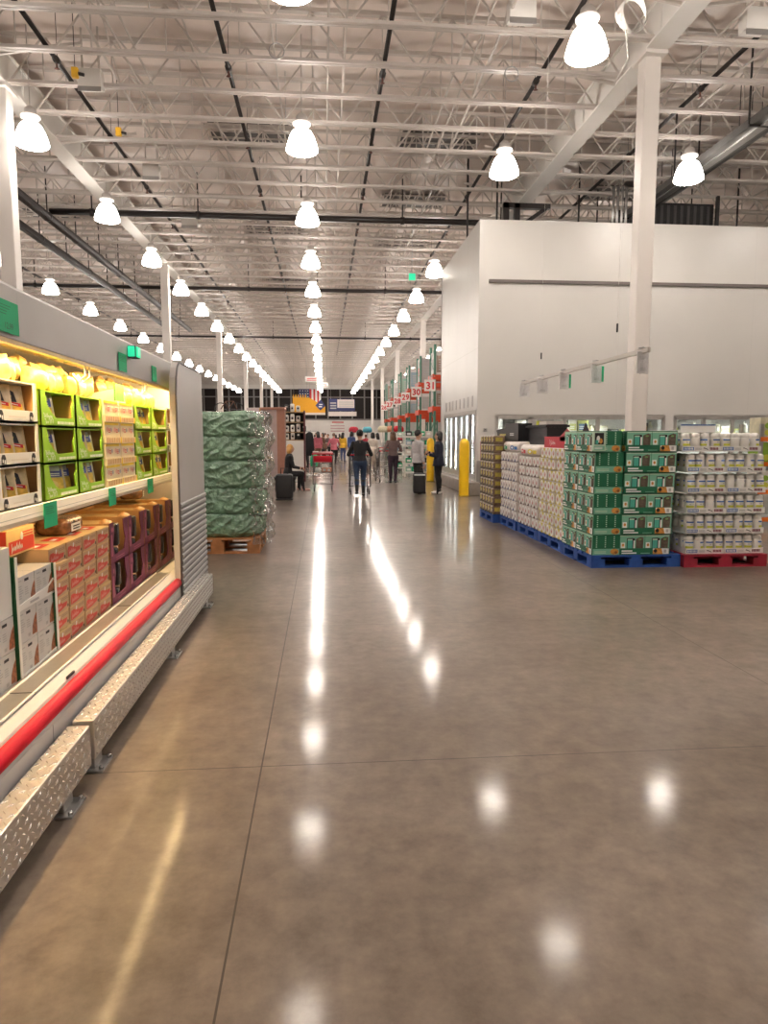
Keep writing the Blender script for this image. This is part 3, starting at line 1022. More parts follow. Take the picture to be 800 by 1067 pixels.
def open_tray(name, lab, cat, y0, wd, z0, hg, dp, colour, style, grp):
    y0, wd, hg, z0 = y0 * KS, wd * KS, hg * KS, ZS + (z0 - ZS) * KS
    t = thing(name, lab, cat, (XF, y0, z0), 0, grp)
    p = MB()
    p.box(-dp, 0, 0, wd, 0, 0.008, colour)
    p.box(-dp, 0, 0, 0.006, 0, hg, colour)
    p.box(-dp, 0, wd - 0.006, wd, 0, hg, colour)
    p.box(-dp, -0.006, 0, wd, hg - 0.008, hg - 0.002, colour)
    p.box(-dp + 0.004, -0.004, 0.006, 0.008, 0.008, hg - 0.01, CARDIN)
    p.box(-dp + 0.004, -0.004, wd - 0.008, wd - 0.006, 0.008, hg - 0.01, CARDIN)
    p.box(-dp, -dp + 0.006, 0.006, wd - 0.006, 0.006, hg - 0.008, CARDIN)
    p.obj('tray_body', t)
    q = MB()
    if style == 'lime':
        lip = hg * 0.27
        q.prism([(0, 0), (wd, 0), (wd, lip), (wd * 0.42, lip * 0.95), (wd * 0.30, lip * 1.4), (wd * 0.18, hg * 0.62), (wd * 0.13, hg), (0, hg)], colour, (-0.006, 0, 0), (0, 1, 0), (0, 0, 1), (1, 0, 0), 0.006)
        q.prism([(wd, lip), (wd, hg), (wd * 0.95, hg), (wd * 0.96, hg * 0.75), (wd * 0.90, hg * 0.6), (wd * 0.92, lip)], colour, (-0.006, 0, 0), (0, 1, 0), (0, 0, 1), (1, 0, 0), 0.006)
        f = Face(q, (0, 0, 0), (0, 1, 0), (0, 0, 1), (1, 0, 0))
        f.scribble(wd * 0.05, hg * 0.24, wd * 0.25, hg * 0.13, INKW, 1, 4, 0.3)
        f.scribble(wd * 0.07, hg * 0.08, wd * 0.25, hg * 0.13, INKW, 1, 9, 0.3)
        yy = wd * 0.44
        rr = random.Random(3)
        while yy < wd * 0.93:
            a = rr.uniform(0.008, 0.016)
            f.rect(yy, hg * 0.08, yy + a, hg * 0.16, INKW)
            yy += a + 0.005
    else:
        lip = hg * 0.30
        q.prism([(0, 0), (wd, 0), (wd, hg), (wd - 0.03, hg), (wd - 0.035, lip), (0.035, lip), (0.03, hg), (0, hg)], colour, (-0.006, 0, 0), (0, 1, 0), (0, 0, 1), (1, 0, 0), 0.006)
        f = Face(q, (0, 0, 0), (0, 1, 0), (0, 0, 1), (1, 0, 0))
        for yy in (wd * 0.14, wd * 0.83):
            f.poly([(yy - 0.022, 0.008), (yy + 0.022, 0.008), (yy + 0.022, lip * 0.65), (yy + 0.012, lip * 0.9), (yy - 0.012, lip * 0.9), (yy - 0.022, lip * 0.65)], INKB)
            f.rect(yy - 0.014, lip * 0.3, yy - 0.004, lip * 0.55, INKW, 2)
            f.rect(yy + 0.003, lip * 0.2, yy + 0.014, lip * 0.5, INKW, 2)
        f.lines(wd * 0.3, lip * 0.4, wd * 0.7, lip * 0.6, 1, mat('faint_ink', (0.72, 0.68, 0.62), 0.6, var=0))
    q.obj('tray_front', t)
    return t


RN3 = ['bottom', 'middle', 'top']
for c, (y0, wd) in enumerate(((2.70, 0.46), (3.18, 0.47))):
    for r in range(3):
        z = ZS + r * 0.2
        w_ = ('white open tray of cheese bags in the %s row nearest the camera' if c == 0 else 'white open tray of cheese bags in the %s row, beside the green trays') % RN3[r]
        open_tray('display_tray', w_, 'tray', y0, wd, z, 0.198, 0.42, WCARD, 'white', 'white display trays')
        if c == 1:
            for k in range(3):
                pack('crown', (XF - 0.085 - 0.006 * (2 - k), y0 + 0.10 + 0.12 * k, z + 0.01), 0.1 - 0.2 * (k == 0), 0.2, 'cheese bag with black crest label, %s in the %s white tray' % (od(k), RN3[r]), 'bags in the white trays', hg=0.17)
GREENS = [(3.69, 0.49, 'first green column'), (4.20, 0.47, 'second green column'), (5.45, 0.50, 'third green column past yellow boxes'), (5.97, 0.55, 'fourth green column past yellow boxes')]
NP = {(0, 0): (1, 2), (0, 1): (0,), (0, 2): (0,), (1, 0): (0, 1), (1, 1): (0, 1), (1, 2): (0, 1), (2, 0): (0, 1), (2, 1): (0, 1), (2, 2): (0, 1, 2), (3, 0): (1, 2), (3, 1): (0, 1), (3, 2): ()}
for c, (y0, wd, cn) in enumerate(GREENS):
    for r in range(3):
        z = ZS + r * 0.193
        open_tray('display_tray', 'lime green open tray with white script, %s row, %s' % (RN3[r], cn), 'tray', y0, wd, z, 0.19, 0.42, LIME, 'lime', 'lime green display trays')
        for k in NP[(c, r)]:
            pack('blue', (XF - 0.08, y0 + 0.20 + 0.11 * k, z + 0.012), 0.1, 0.22, 'blue labelled cheese pack, %s from the left, %s tray, %s' % (od(k), RN3[r], cn), 'packs in the green trays')
for r in range(3):
    z = ZS + r * 0.2
    open_tray('display_tray', 'white open tray in the %s row beside the grey end panel' % RN3[r], 'tray', 6.54, 0.37, z, 0.198, 0.42, WCARD, 'white', 'white display trays')
    pack('crown', (XF - 0.12, 6.72, z + 0.01), 0.1, 0.25, 'cheese bag in the %s white tray beside the end panel' % RN3[r], 'bags in the white trays')
# yellow and white boxes, two columns, four rows
YBOX = mat('cream_box', (0.80, 0.68, 0.45), 0.5, var=0.05)
YTOP = mat('yellow_band', (0.88, 0.62, 0.03), 0.5, var=0.04)
FIG = mat('print_tan', (0.62, 0.36, 0.16), 0.5, var=0.2, scale=30)
yb0 = None
for c in range(2):
    for r in range(4):
        lab = 'cream snack box with yellow band, %s column, %s row up' % (('left', 'right')[c], od(r))
        loc = (XF, 4.47 + c * 0.345, ZS + r * 0.1365)
        if yb0 is None:
            yb0 = thing('snack_box', lab, 'box', loc, 0, 'cream and yellow snack boxes')
            p = MB(); p.rbox(-0.42, 0, 0.005, 0.34, 0, 0.135, 0.003, YBOX, smooth=False)
            f = Face(p, (0, 0, 0), (0, 1, 0), (0, 0, 1), (1, 0, 0))
            f.rect(0.005, 0.118, 0.30, 0.134, YTOP)
            for k in range(2):
                u = 0.03 + k * 0.16
                f.disc(u + 0.03, 0.09, 0.026, 0.016, mat('peach_ink', (0.72, 0.42, 0.3), 0.5, var=0.1), 1.2)
                f.disc(u + 0.11, 0.088, 0.018, 0.014, INKG, 1.2)
                f.lines(u + 0.05, 0.07, u + 0.09, 0.1, 3, INKR, 1.5)
            p.obj('box_body', yb0)
            q = MB(); q.box(0.0, 0.008, 0.005, 0.34, 0, 0.042, YBOX)
            f = Face(q, (0.008, 0, 0), (0, 1, 0), (0, 0, 1), (1, 0, 0))
            for k in range(8):
                f.poly([(0.02 + k * 0.036, 0.006), (0.045 + k * 0.036, 0.006), (0.05 + k * 0.036, 0.034), (0.03 + k * 0.036, 0.04)], FIG)
            f.poly([(0.30, 0.0), (0.34, 0.0), (0.34, 0.042), (0.32, 0.042)], YTOP, 2)
            q.obj('front_lip', yb0)
        else:
            dup(yb0, loc, None, lab)
t = thing('snack_box', 'opened green backed snack box on top of the right cream column', 'box', (XF - 0.03, 4.88, ZS + 4 * 0.1365))
p = MB(); p.box(-0.3, 0, 0, 0.2, 0, 0.012, YBOX); p.box(-0.02, -0.01, 0, 0.2, 0, 0.13, mat('green_card_dark', (0.04, 0.17, 0.02), 0.6)); p.obj('box_body', t)
p = MB(); p.prism([(-0.3, 0), (0, 0), (-0.02, 0.12), (-0.3, 0.06)], YBOX, (0, 0.2, 0), (1, 0, 0), (0, 0, 1), (0, 1, 0), 0.004); p.obj('flap', t)
# loose bags heaped above the trays
BAG = mat('yellow_bag', (0.55, 0.37, 0.11), 0.3, var=0.45, scale=14, bump=0.5, bscale=16)
bg0 = None
rr = random.Random(11)
n = 0
for row in range(3):
    for k in range(27):
        yy = 2.95 + k * 0.123 + 0.05 * (row % 2)
        if 4.42 < yy < 5.10 and row < 1:
            continue
        if rr.random() < (0.12, 0.2, 0.45)[row]:
            continue
        zb = 0.565 if yy < 3.46 else 0.552
        loc = (XF - 0.10 - 0.10 * row - rr.uniform(0, 0.04), yy, ZS + zb + (0.0, 0.05, 0.10)[row] - (0.0 if not 4.42 < yy < 5.10 else 0.02))
        lab = 'yellow cheese bag heaped on the trays, %s bag of the %s line' % (od(k), ('front', 'middle', 'rear')[row])
        if bg0 is None:
            p = MB()
            pack_mesh(p, 'plain', 0.13, 0.12, 0.10)
            p.mats[0] = BAG
            bg0 = p.obj('cheese_bag')
            o = bg0
        else:
            o = bg0.copy(); COL.objects.link(o)
        o.location = loc
        o.rotation_euler = (rr.uniform(-0.3, 0.3), rr.uniform(-0.3, 0.2), rr.uniform(-0.6, 0.6))
        tag(o, lab, 'cheese bag', 'yellow bags heaped on the trays')

# ------------------------------------------------------------------ goods in the lower deck
ZD0 = 0.413
XD = -1.36
TAN = mat('tan_carton', (0.55, 0.36, 0.20), 0.5, var=0.06)
TANT = mat('tan_carton_top', (0.66, 0.46, 0.2), 0.5, var=0.1, scale=12)
CRED = mat('carton_red', (0.62, 0.05, 0.03), 0.5, var=0.05)
tc0 = None
for c in range(4):
    for r in range(6):
        lab = 'tan carton with red label, %s column from the left, %s row up' % (od(c), od(r))
        jx = -0.004 * ((c * 7 + r * 3) % 4)
        loc = (XD + jx, 3.535 + c * 0.236, ZD0 + r * 0.0875)
        if tc0 is None:
            p = MB()
            p.rbox(-0.62, 0, 0.003, 0.232, 0, 0.086, 0.002, TAN, smooth=False)
            f = Face(p, (0, 0, 0), (0, 1, 0), (0, 0, 1), (1, 0, 0))
            f.rect(0.006, 0.078, 0.229, 0.0855, TANT)
            f.poly([(0.012, 0.008), (0.10, 0.010), (0.195, 0.022), (0.205, 0.042), (0.125, 0.044), (0.105, 0.068), (0.085, 0.05), (0.06, 0.062), (0.02, 0.06), (0.010, 0.04)], CRED)
            f.scribble(0.022, 0.022, 0.10, 0.024, mat('pink_ink', (0.75, 0.4, 0.35), 0.5, var=0), 2, 3)
            f.disc(0.095, 0.062, 0.009, 0.013, INKW, 2)
            f.lines(0.13, 0.058, 0.215, 0.074, 2, mat('tan_ink', (0.36, 0.22, 0.12), 0.5, var=0), 1)
            f.disc(0.213, 0.018, 0.008, 0.009, INKB, 1)
            g = Face(p, (0, 0, 0.086), (0, 1, 0), (-1, 0, 0), (0, 0, 1))
            g.rect(0.003, 0.0, 0.232, 0.6, TANT)
            g.poly([(0.03, 0.05), (0.18, 0.06), (0.2, 0.15), (0.05, 0.16)], CRED, 2)
            g.poly([(0.05, 0.08), (0.12, 0.08), (0.12, 0.11), (0.05, 0.11)], INKW, 3)
            g.poly([(0.03, 0.3), (0.18, 0.31), (0.2, 0.42), (0.05, 0.42)], CRED, 2)
            o = tc0 = p.obj('food_carton')
        else:
            o = tc0.copy(); COL.objects.link(o)
        o.location = loc
        tag(o, lab, 'carton', 'tan cartons with red labels')
# red and white box on top
t = thing('bakery_box', 'red and white box lying on the tan cartons under a green price card', 'box', (XD - 0.10, 3.30, ZD0 + 6 * 0.0875), 0)
p = MB(); p.rbox(-0.42, 0, 0, 0.30, 0.0, 0.125, 0.003, TANT, smooth=False)
f = Face(p, (0, 0, 0), (0, 1, 0), (0, 0, 1), (1, 0, 0))
f.rect(0.01, 0.01, 0.29, 0.07, CRED); f.scribble(0.03, 0.025, 0.12, 0.035, INKW, 2, 3); f.disc(0.15, 0.085, 0.015, 0.02, INKW, 2); f.lines(0.16, 0.07, 0.28, 0.11, 3, CRED, 1)
f = Face(p, (0, 0, 0), (1, 0, 0), (0, 0, 1), (0, -1, 0))
f.rect(-0.42, 0.055, -0.005, 0.122, CRED); f.rect(-0.42, 0.0, -0.005, 0.055, INKW); f.lines(-0.38, 0.08, -0.1, 0.1, 1, INKW, 2); f.rect(-0.12, 0.095, -0.05, 0.118, INKW, 2)
p.obj('box_body', t)
p = MB(); f = Face(p, (0, 0, 0.126), (0, 1, 0), (-1, 0, 0), (0, 0, 1)); f.rect(0.02, 0.03, 0.28, 0.3, TANT); f.poly([(0.05, 0.08), (0.25, 0.1), (0.22, 0.2), (0.06, 0.2)], CRED, 2); p.obj('lid_print', t)
# loaf bags
LOAF = mat('loaf_brown', (0.16, 0.07, 0.03), 0.25, var=0.6, scale=26, bump=0.6, bscale=20, coat=0.5)
lf0 = None
for k, (xx, yy, zz, lab) in enumerate(((XD - 0.10, 4.14, ZD0 + 0.526, 'brown seeded loaf in clear bag lying on the tan cartons'), (XD - 0.2, 6.05, ZD0 + 0.56, 'brown loaf in clear bag lying on the purple boxes'))):
    if lf0 is None:
        t = lf0 = thing('bread_loaf', lab, 'bread', (xx, yy, zz), 0, 'loaves in clear bags')
        p = MB(); p.rbox(-0.17, 0.02, -0.14, 0.14, 0, 0.10, 0.04, LOAF, seg=4); p.obj('loaf', t)
        p = MB(); p.prism([(0, 0), (0.1, 0.05), (0.1, -0.05)], LOAF, (-0.08, 0.14, 0.05), (0, 1, 0), (1, 0, 0), (0, 0, 1), 0.01); p.obj('bag_tail', t); p = MB()
        f = Face(p, (0.02, 0, 0), (0, 1, 0), (0, 0, 1), (1, 0, 0), 0.003); f.rect(-0.09, 0.02, 0.06, 0.065, INKW); f.lines(-0.07, 0.03, 0.04, 0.06, 2, INKB, 2)
        p.obj('bag_label', t)
    else:
        dup(lf0, (xx, yy, zz), 0.2, lab)
# purple trays with buns
PURP = mat('plum_card', (0.16, 0.02, 0.06), 0.5, var=0.06)
BUN = mat('bun_tan', (0.62, 0.36, 0.16), 0.35, var=0.35, scale=22, coat=0.3)
BUND = mat('bun_dark', (0.03, 0.025, 0.03), 0.25, var=0.2, coat=0.4)
pt0 = bp0 = None
for r in range(2):
    for c in range(5):
        lab = 'plum bakery tray with open front, %s from the tan cartons in the %s row' % (od(c), ('lower', 'upper')[r])
        loc = (XD, 4.49 + c * 0.422, ZD0 + r * 0.268)
        if pt0 is None:
            pt0 = t = thing('bakery_tray', lab, 'tray', loc, 0, 'plum bakery trays')
            W_, H_ = 0.417, 0.265
            p = MB()
            p.box(-0.5, 0, 0, W_, 0, 0.006, PURP); p.box(-0.5, 0, 0, 0.006, 0, H_, CARDIN); p.box(-0.5, 0, W_ - 0.006, W_, 0, H_, CARDIN); p.box(-0.5, -0.494, 0, W_, 0, H_, CARDIN)
            p.box(-0.5, -0.12, 0.006, W_ - 0.006, H_ - 0.03, H_ - 0.024, TANT)
            p.obj('tray_body', t)
            q = MB()
            q.prism([(0, 0), (W_, 0), (W_, H_), (W_ - 0.11, H_), (W_ - 0.10, 0.19), (W_ - 0.07, 0.13), (W_ - 0.11, 0.06), (0.09, 0.05), (0.07, 0.12), (0.10, 0.2), (0.09, H_), (0, H_)], PURP, (-0.006, 0, 0), (0, 1, 0), (0, 0, 1), (1, 0, 0), 0.006)
            f = Face(q, (0, 0, 0), (0, 1, 0), (0, 0, 1), (1, 0, 0))
            f.disc(0.05, 0.22, 0.014, 0.018, mat('plum_light', (0.40, 0.10, 0.17), 0.5, var=0), 1)
            f.lines(0.12, 0.012, 0.3, 0.04, 2, MATS['plum_light'])
            f.rect(0.02, 0.05, 0.05, 0.19, MATS['plum_light'])
            q.obj('tray_front', t)
        else:
            dup(pt0, loc, None, lab)
        lab = 'bag of rolls standing in the %s plum tray of the %s row' % (od(c), ('lower', 'upper')[r])
        loc = (XD - 0.085, 4.49 + c * 0.422 + 0.205, ZD0 + r * 0.268 + 0.007)
        if bp0 is None:
            bp0 = t = thing('roll_bag', lab, 'bread', loc, 0, 'bags of rolls in plum trays')
            p = MB()
            for k, (a, b, rad) in enumerate(((-0.06, 0.065, 0.062), (0.045, 0.06, 0.062), (-0.05, 0.155, 0.06), (0.05, 0.15, 0.06), (0.0, 0.225, 0.05))):
                p.lathe([(0.001, -rad * 0.9), (rad * 0.7, -rad * 0.65), (rad, 0), (rad * 0.8, rad * 0.55), (0.001, rad * 0.85)], BUN, 12, (0, a, b), cap=False)
            p.obj('rolls', t)
            p = MB()
            p.rbox(-0.02, 0.082, -0.03, 0.025, 0.09, 0.24, 0.012, BUND); p.rbox(-0.02, 0.078, -0.06, 0.0, 0.03, 0.08, 0.012, BUND)
            p.obj('dark_label', t)
        else:
            dup(bp0, loc, None, lab)
# tan flaps resting on the upper plum trays
# white and green display cartons
GEDGE = mat('green_edge', (0.02, 0.13, 0.05), 0.5, var=0.05)
FOODB = mat('food_print', (0.30, 0.10, 0.04), 0.5, var=0.6, scale=60)
WC = mat('white_carton', (0.62, 0.60, 0.58), 0.5, var=0.04)
wc0 = None
def white_carton(loc, lab, wd=0.205, hg=0.15):
    global wc0
    if wc0 is None:
        p = MB()
        p.rbox(-0.4, 0, 0.002, wd - 0.002, 0, hg, 0.002, WC, smooth=False)
        f = Face(p, (0, 0, 0), (0, 1, 0), (0, 0, 1), (1, 0, 0))
        f.lines(0.015, 0.05, 0.075, 0.115, 6, INKG, 1, 0.45, random.Random(2))
        f.lines(0.09, 0.06, 0.14, 0.1, 4, INKG, 1, 0.45, random.Random(5))
        f.rect(0.09, 0.122, 0.135, 0.135, INKB); f.rect(0.02, 0.128, 0.06, 0.134, INKG)
        f.poly([(wd - 0.004, 0.01), (wd - 0.004, 0.11), (wd - 0.03, 0.09), (wd - 0.055, 0.05), (wd - 0.06, 0.012)], FOODB)
        f.rect(0.1, 0.015, 0.125, 0.03, INKG)
        g = Face(p, (0, 0, 0), (1, 0, 0), (0, 0, 1), (0, -1, 0)); g.rect(-0.4, 0, 0, hg, GEDGE)
        o = wc0 = p.obj('food_carton')
    else:
        o = wc0.copy(); COL.objects.link(o)
    o.location = loc
    return tag(o, lab, 'carton', 'white cartons with food picture')
for r in range(3):
    for c in range(2):
        white_carton((XD, 3.125 + c * 0.205, ZD0 + 0.004 + r * 0.153), 'white printed carton with food picture, %s column, %s row up by the tan cartons' % (('left', 'right')[c], od(r)))
t = thing('carton_frame', 'white and green display tray with tall brown back around the white cartons', 'tray', (XD, 3.105, ZD0))
for yy in (0, 0.43):
    p = MB()
    p.box(-0.44, 0.012, yy, yy + 0.008, 0, 0.46 if yy > 0 else 0.56, GEDGE)
    p.box(0.012, 0.016, yy - 0.006, yy + 0.014, 0, 0.46 if yy > 0 else 0.56, WCARD)
    p.obj('tray_side', t)
p = MB(); p.box(-0.45, -0.44, 0, 0.438, 0, 0.60, CARDIN); p.rbox(-0.44, -0.435, 0.19, 0.22, 0.47, 0.50, 0.002, INKR); p.obj('back_card', t)
p = MB()
f = Face(p, (0.008, 0, 0), (0, 1, 0), (0, 0, 1), (1, 0, 0))
p.prism([(0.008, 0), (0.43, 0), (0.43, 0.03), (0.25, 0.02), (0.008, 0.02)], WCARD, (0.003, 0, 0), (0, 1, 0), (0, 0, 1), (1, 0, 0), 0.004)
p.obj('tray_lip', t)
p = MB()
f = Face(p, (0.008, 0, 0), (0, 1, 0), (0, 0, 1), (1, 0, 0))
p.prism([(0.008, 0.31), (0.43, 0.31), (0.43, 0.385), (0.36, 0.36), (0.008, 0.335)], WCARD, (0.003, 0, 0), (0, 1, 0), (0, 0, 1), (1, 0, 0), 0.004)
f.lines(0.14, 0.322, 0.24, 0.345, 1, INKG); f.poly([(0.43, 0.32), (0.43, 0.38), (0.36, 0.355), (0.34, 0.325)], FOODB)
p.obj('tray_lip', t)
for r in range(2):
    white_carton((XD, 2.885, ZD0 + 0.004 + r * 0.153), 'white carton with large food picture at the case front corner, %s row up' % od(r))
    white_carton((XD, 2.67, ZD0 + 0.004 + r * 0.153), 'white carton nearest the camera in the deck, %s row up' % od(r))
t = thing('card_divider', 'tall cream card panel standing on the white cartons at the picture edge', 'card', (XD, 2.67, ZD0 + 0.31))
p = MB(); p.box(-0.015, -0.003, 0, 0.42, 0, 0.30, WCARD); p.obj('card_panel', t)
p = MB(); p.box(-0.4, -0.003, 0.42, 0.428, 0, 0.26, GEDGE); p.obj('card_side', t)
# green price cards
for k, (xx, yy, zz, a, b, lab, txt) in enumerate(((-1.233, 2.72, 1.905, 0.28, 0.125, 'large green price card on the grey fascia at the picture edge', '12.99'), (-1.233, 4.39, 1.90, 0.17, 0.11, 'green price card on the fascia below the exit sign', ''),
                                             (-1.233, 5.21, 1.90, 0.14, 0.11, 'green price card on the fascia nearest the end panel', ''), (-1.318, 3.37, 1.065, 0.16, 0.12, 'green price card hanging from the shelf under the first green trays', ''),
                                             (-1.318, 4.37, 1.07, 0.14, 0.11, 'green price card hanging from the shelf under the cream boxes', ''), (-1.318, 5.32, 1.07, 0.16, 0.11, 'green price card hanging from the shelf under the far green trays', ''),
                                             (-1.318, 6.2, 1.09, 0.18, 0.08, 'green price card hanging from the shelf beside the end panel', ''))):
    p = MB(); p.box(-0.001, 0.002, 0, a, 0, b, SIGNG)
    f = Face(p, (0.002, 0, 0), (0, 1, 0), (0, 0, 1), (1, 0, 0), 0.001)
    gi = mat('dark_green_ink', (0.0, 0.16, 0.07), 0.6, var=0)
    f.lines(a * 0.12, b * 0.55, a * 0.8, b * 0.9, 4, gi, 1, 0.3, random.Random(k))
    if txt:
        f.text(txt, a * 0.52, b * 0.12, 0.035, INKB)
    o = p.obj('price_card'); o.location = (xx, yy, zz); tag(o, lab, 'price card', 'green price cards')
t = thing('exit_sign', 'small lit green exit sign on top of the grey fascia', 'exit sign', (-1.235, 4.62, 2.035))
p = MB(); p.rbox(0, 0.05, -0.02, 0.09, -0.035, 0.04, 0.004, DARK, smooth=False); p.obj('sign_case', t)
p = MB(); p.rbox(0.004, 0.046, -0.028, -0.02, -0.03, 0.035, 0.002, mat('exit_green', (0.02, 0.6, 0.3), 0.4, var=0, emit=0.7, ecol=(0.03, 0.8, 0.4)))
p.rbox(0.05, 0.056, -0.01, 0.08, -0.03, 0.035, 0.002, MATS['exit_green'])
f = Face(p, (0.056, 0, 0), (0, 1, 0), (0, 0, 1), (1, 0, 0)); f.rect(0.03, -0.02, 0.04, 0.025, INKW)
p.obj('lit_face', t)
# ================================================================== pallets and goods at the right
BLUEP = mat('pallet_blue', (0.015, 0.07, 0.30), 0.6, var=0.25, scale=9)
REDPAL = mat('pallet_red', (0.30, 0.012, 0.03), 0.6, var=0.2, scale=9)
WOOD = mat('pallet_wood', (0.46, 0.19, 0.065), 0.7, var=0.25, scale=7)


def pallet(loc, lab, m, sx=1.16, sy=1.02, grp=None, h=0.145):
    """block pallet: top boards, nine blocks, bottom boards; origin at its front left corner"""
    t = thing('pallet', lab, 'pallet', loc, 0, grp)
    n = 7
    for i in range(n):
        p = MB(); y0 = (sy - 0.11) * i / (n - 1)
        p.box(0, sx, y0, y0 + 0.11, h - 0.022, h, m); p.obj('deck_board', t)
    for i in range(3):
        x0 = (sx - 0.11) * i / 2
        p = MB(); p.box(x0, x0 + 0.11, 0.0, sy, h - 0.044, h - 0.022, m); p.obj('stringer_board', t)
        for j in range(3):
            y0 = (sy - 0.14) * j / 2
            p = MB(); p.box((sx - 0.16) * i / 2, (sx - 0.16) * i / 2 + 0.16, y0, y0 + 0.14, 0.02, h - 0.044, m); p.obj('block', t)
    for j in range(3):
        y0 = (sy - 0.12) * j / 2
        p = MB(); p.box(0, sx, y0, y0 + 0.12, 0, 0.02, m); p.obj('bottom_board', t)
    for x0 in (0, sx - 0.1):
        p = MB()
        p.box(x0, x0 + 0.1, 0.12, sy - 0.12, 0, 0.019, m)
        p.obj('side_board', t)
    return t


PX = [3.04, 3.06, 3.06, 3.04, 2.93]
PY = [7.56, 8.61, 9.66, 10.71, 11.76]
plabs = ['blue wooden pallet under the green cartons', 'blue wooden pallet under the white and yellow packs', 'blue wooden pallet under the white packs with red marks',
         'blue wooden pallet under the white packs with blue marks', 'blue wooden pallet under the tall brown and yellow cans']
for i in range(5):
    pallet((PX[i], PY[i], 0), plabs[i], BLUEP, 1.06, 1.02, 'blue pallets in the row')
pallet((4.115, 7.5, 0), 'dark red wooden pallet under the white jars', REDPAL, 1.0, 1.02)

# ---------------------------------------------------------------- green window cartons
MINT = mat('mint_card', (0.20, 0.48, 0.33), 0.5, var=0.05)
DKG = mat('deep_green_card', (0.006, 0.125, 0.055), 0.45, var=0.06)
TEAL = mat('teal_print', (0.07, 0.42, 0.32), 0.45, var=0.08)
PATE = mat('window_brown', (0.13, 0.10, 0.075), 0.25, var=0.35, scale=20, coat=0.5)
ORNG = mat('bread_orange', (0.62, 0.27, 0.05), 0.5, var=0.4, scale=25)
MINTL = mat('mint_light', (0.50, 0.66, 0.52), 0.5, var=0.03)


def window_unit(f, a, b, w_, h):
    """one retail pack seen from the front: two windows"""
    f.rect(a, b, a + w_, b + h, MINT)
    f.rect(a, b + h * 0.93, a + w_, b + h, MINTL, 1.5)
    f.rect(a + w_ * 0.03, b + h * 0.02, a + w_ * 0.2, b + h * 0.45, INKW, 2)
    f.disc(a + w_ * 0.12, b + h * 0.25, w_ * 0.05, h * 0.12, ORNG, 2.5)
    f.poly([(a + w_ * 0.27, b), (a + w_ * 0.60, b), (a + w_ * 0.60, b + h * 0.76), (a + w_ * 0.5, b + h * 0.8), (a + w_ * 0.27, b + h * 0.78)], DARK, 2)
    f.rect(a + w_ * 0.30, b, a + w_ * 0.50, b + h * 0.62, TEAL, 3)
    f.rect(a + w_ * 0.30, b + h * 0.62, a + w_ * 0.50, b + h * 0.72, MINTL, 3)
    f.rect(a + w_ * 0.54, b, a + w_ * 0.6, b + h * 0.6, INKW, 3)
    f.poly([(a + w_ * 0.64, b), (a + w_ * 0.94, b), (a + w_ * 0.95, b + h * 0.82), (a + w_ * 0.84, b + h * 0.88), (a + w_ * 0.72, b + h * 0.8), (a + w_ * 0.64, b + h * 0.72)], PATE, 2)
    f.disc(a + w_ * 0.8, b + h * 0.68, w_ * 0.07, h * 0.07, mat('window_green', (0.16, 0.30, 0.08), 0.4, var=0.2), 3)


H_G = 0.232
def carton_parts(t, w_, d):
    """display carton: front towards -Y (width w_), dark green sides, low printed strip in front"""
    p = MB()
    p.rbox(0, w_, 0.008, d, 0, H_G, 0.003, DKG, smooth=False)
    f = Face(p, (0, 0.008, 0), (1, 0, 0), (0, 0, 1), (0, -1, 0))
    for k in range(2):
        window_unit(f, 0.006 + k * (w_ / 2 - 0.003), H_G * 0.32, w_ / 2 - 0.008, H_G * 0.64)
    g = Face(p, (0, 0, H_G), (1, 0, 0), (0, 1, 0), (0, 0, 1))
    g.rect(0, 0.01, w_, d, MINT)
    # long sides
    for o_, u_, n_ in (((w_, 0, 0), (0, 1, 0), (1, 0, 0)), ((0, d, 0), (0, -1, 0), (-1, 0, 0))):
        s = Face(p, o_, u_, (0, 0, 1), n_)
        s.rect(0.01, 0.0, d - 0.01, H_G * 0.31, MINT)
        for k in range(3):
            for q in range(6):
                a = d * (0.16 + 0.31 * k)
                s.rect(a - 0.008, H_G * (0.38 + 0.1 * q), a + 0.008, H_G * (0.43 + 0.1 * q), MINTL)
        s.lines(0.03, H_G * 0.08, d * 0.5, H_G * 0.22, 2, MINTL, 2)
        e0 = d * 0.8 if n_[0] > 0 else d * 0.2
        e0 = d * 0.80
        s.disc(e0, H_G * 0.16, d * 0.15, H_G * 0.15, ORNG, 2)
        s.disc(e0 + d * 0.05, H_G * 0.12, d * 0.05, H_G * 0.07, mat('bread_dark', (0.28, 0.09, 0.02), 0.5, var=0.3, scale=30), 3)
    p.obj('carton_body', t)
    q = MB()
    q.box(0, w_, 0, 0.006, 0, H_G * 0.31, DKG)
    f = Face(q, (0, 0, 0), (1, 0, 0), (0, 0, 1), (0, -1, 0))
    f.lines(w_ * 0.04, H_G * 0.05, w_ * 0.36, H_G * 0.27, 2, INKW, 1, 0.6, random.Random(8))
    f.lines(w_ * 0.42, H_G * 0.05, w_ * 0.6, H_G * 0.12, 1, MINT, 1)
    f.rect(w_ * 0.66, 0.004, w_ * 0.98, H_G * 0.30, INKW)
    f.poly([(w_ * 0.66, 0.004), (w_ * 0.86, 0.004), (w_ * 0.83, H_G * 0.3), (w_ * 0.70, H_G * 0.3), (w_ * 0.66, H_G * 0.2)], ORNG, 2)
    f.disc(w_ * 0.71, H_G * 0.18, w_ * 0.035, H_G * 0.09, DARK, 3)
    f.rect(w_ * 0.88, H_G * 0.08, w_ * 0.93, H_G * 0.24, INKG, 2)
    q.obj('front_strip', t)


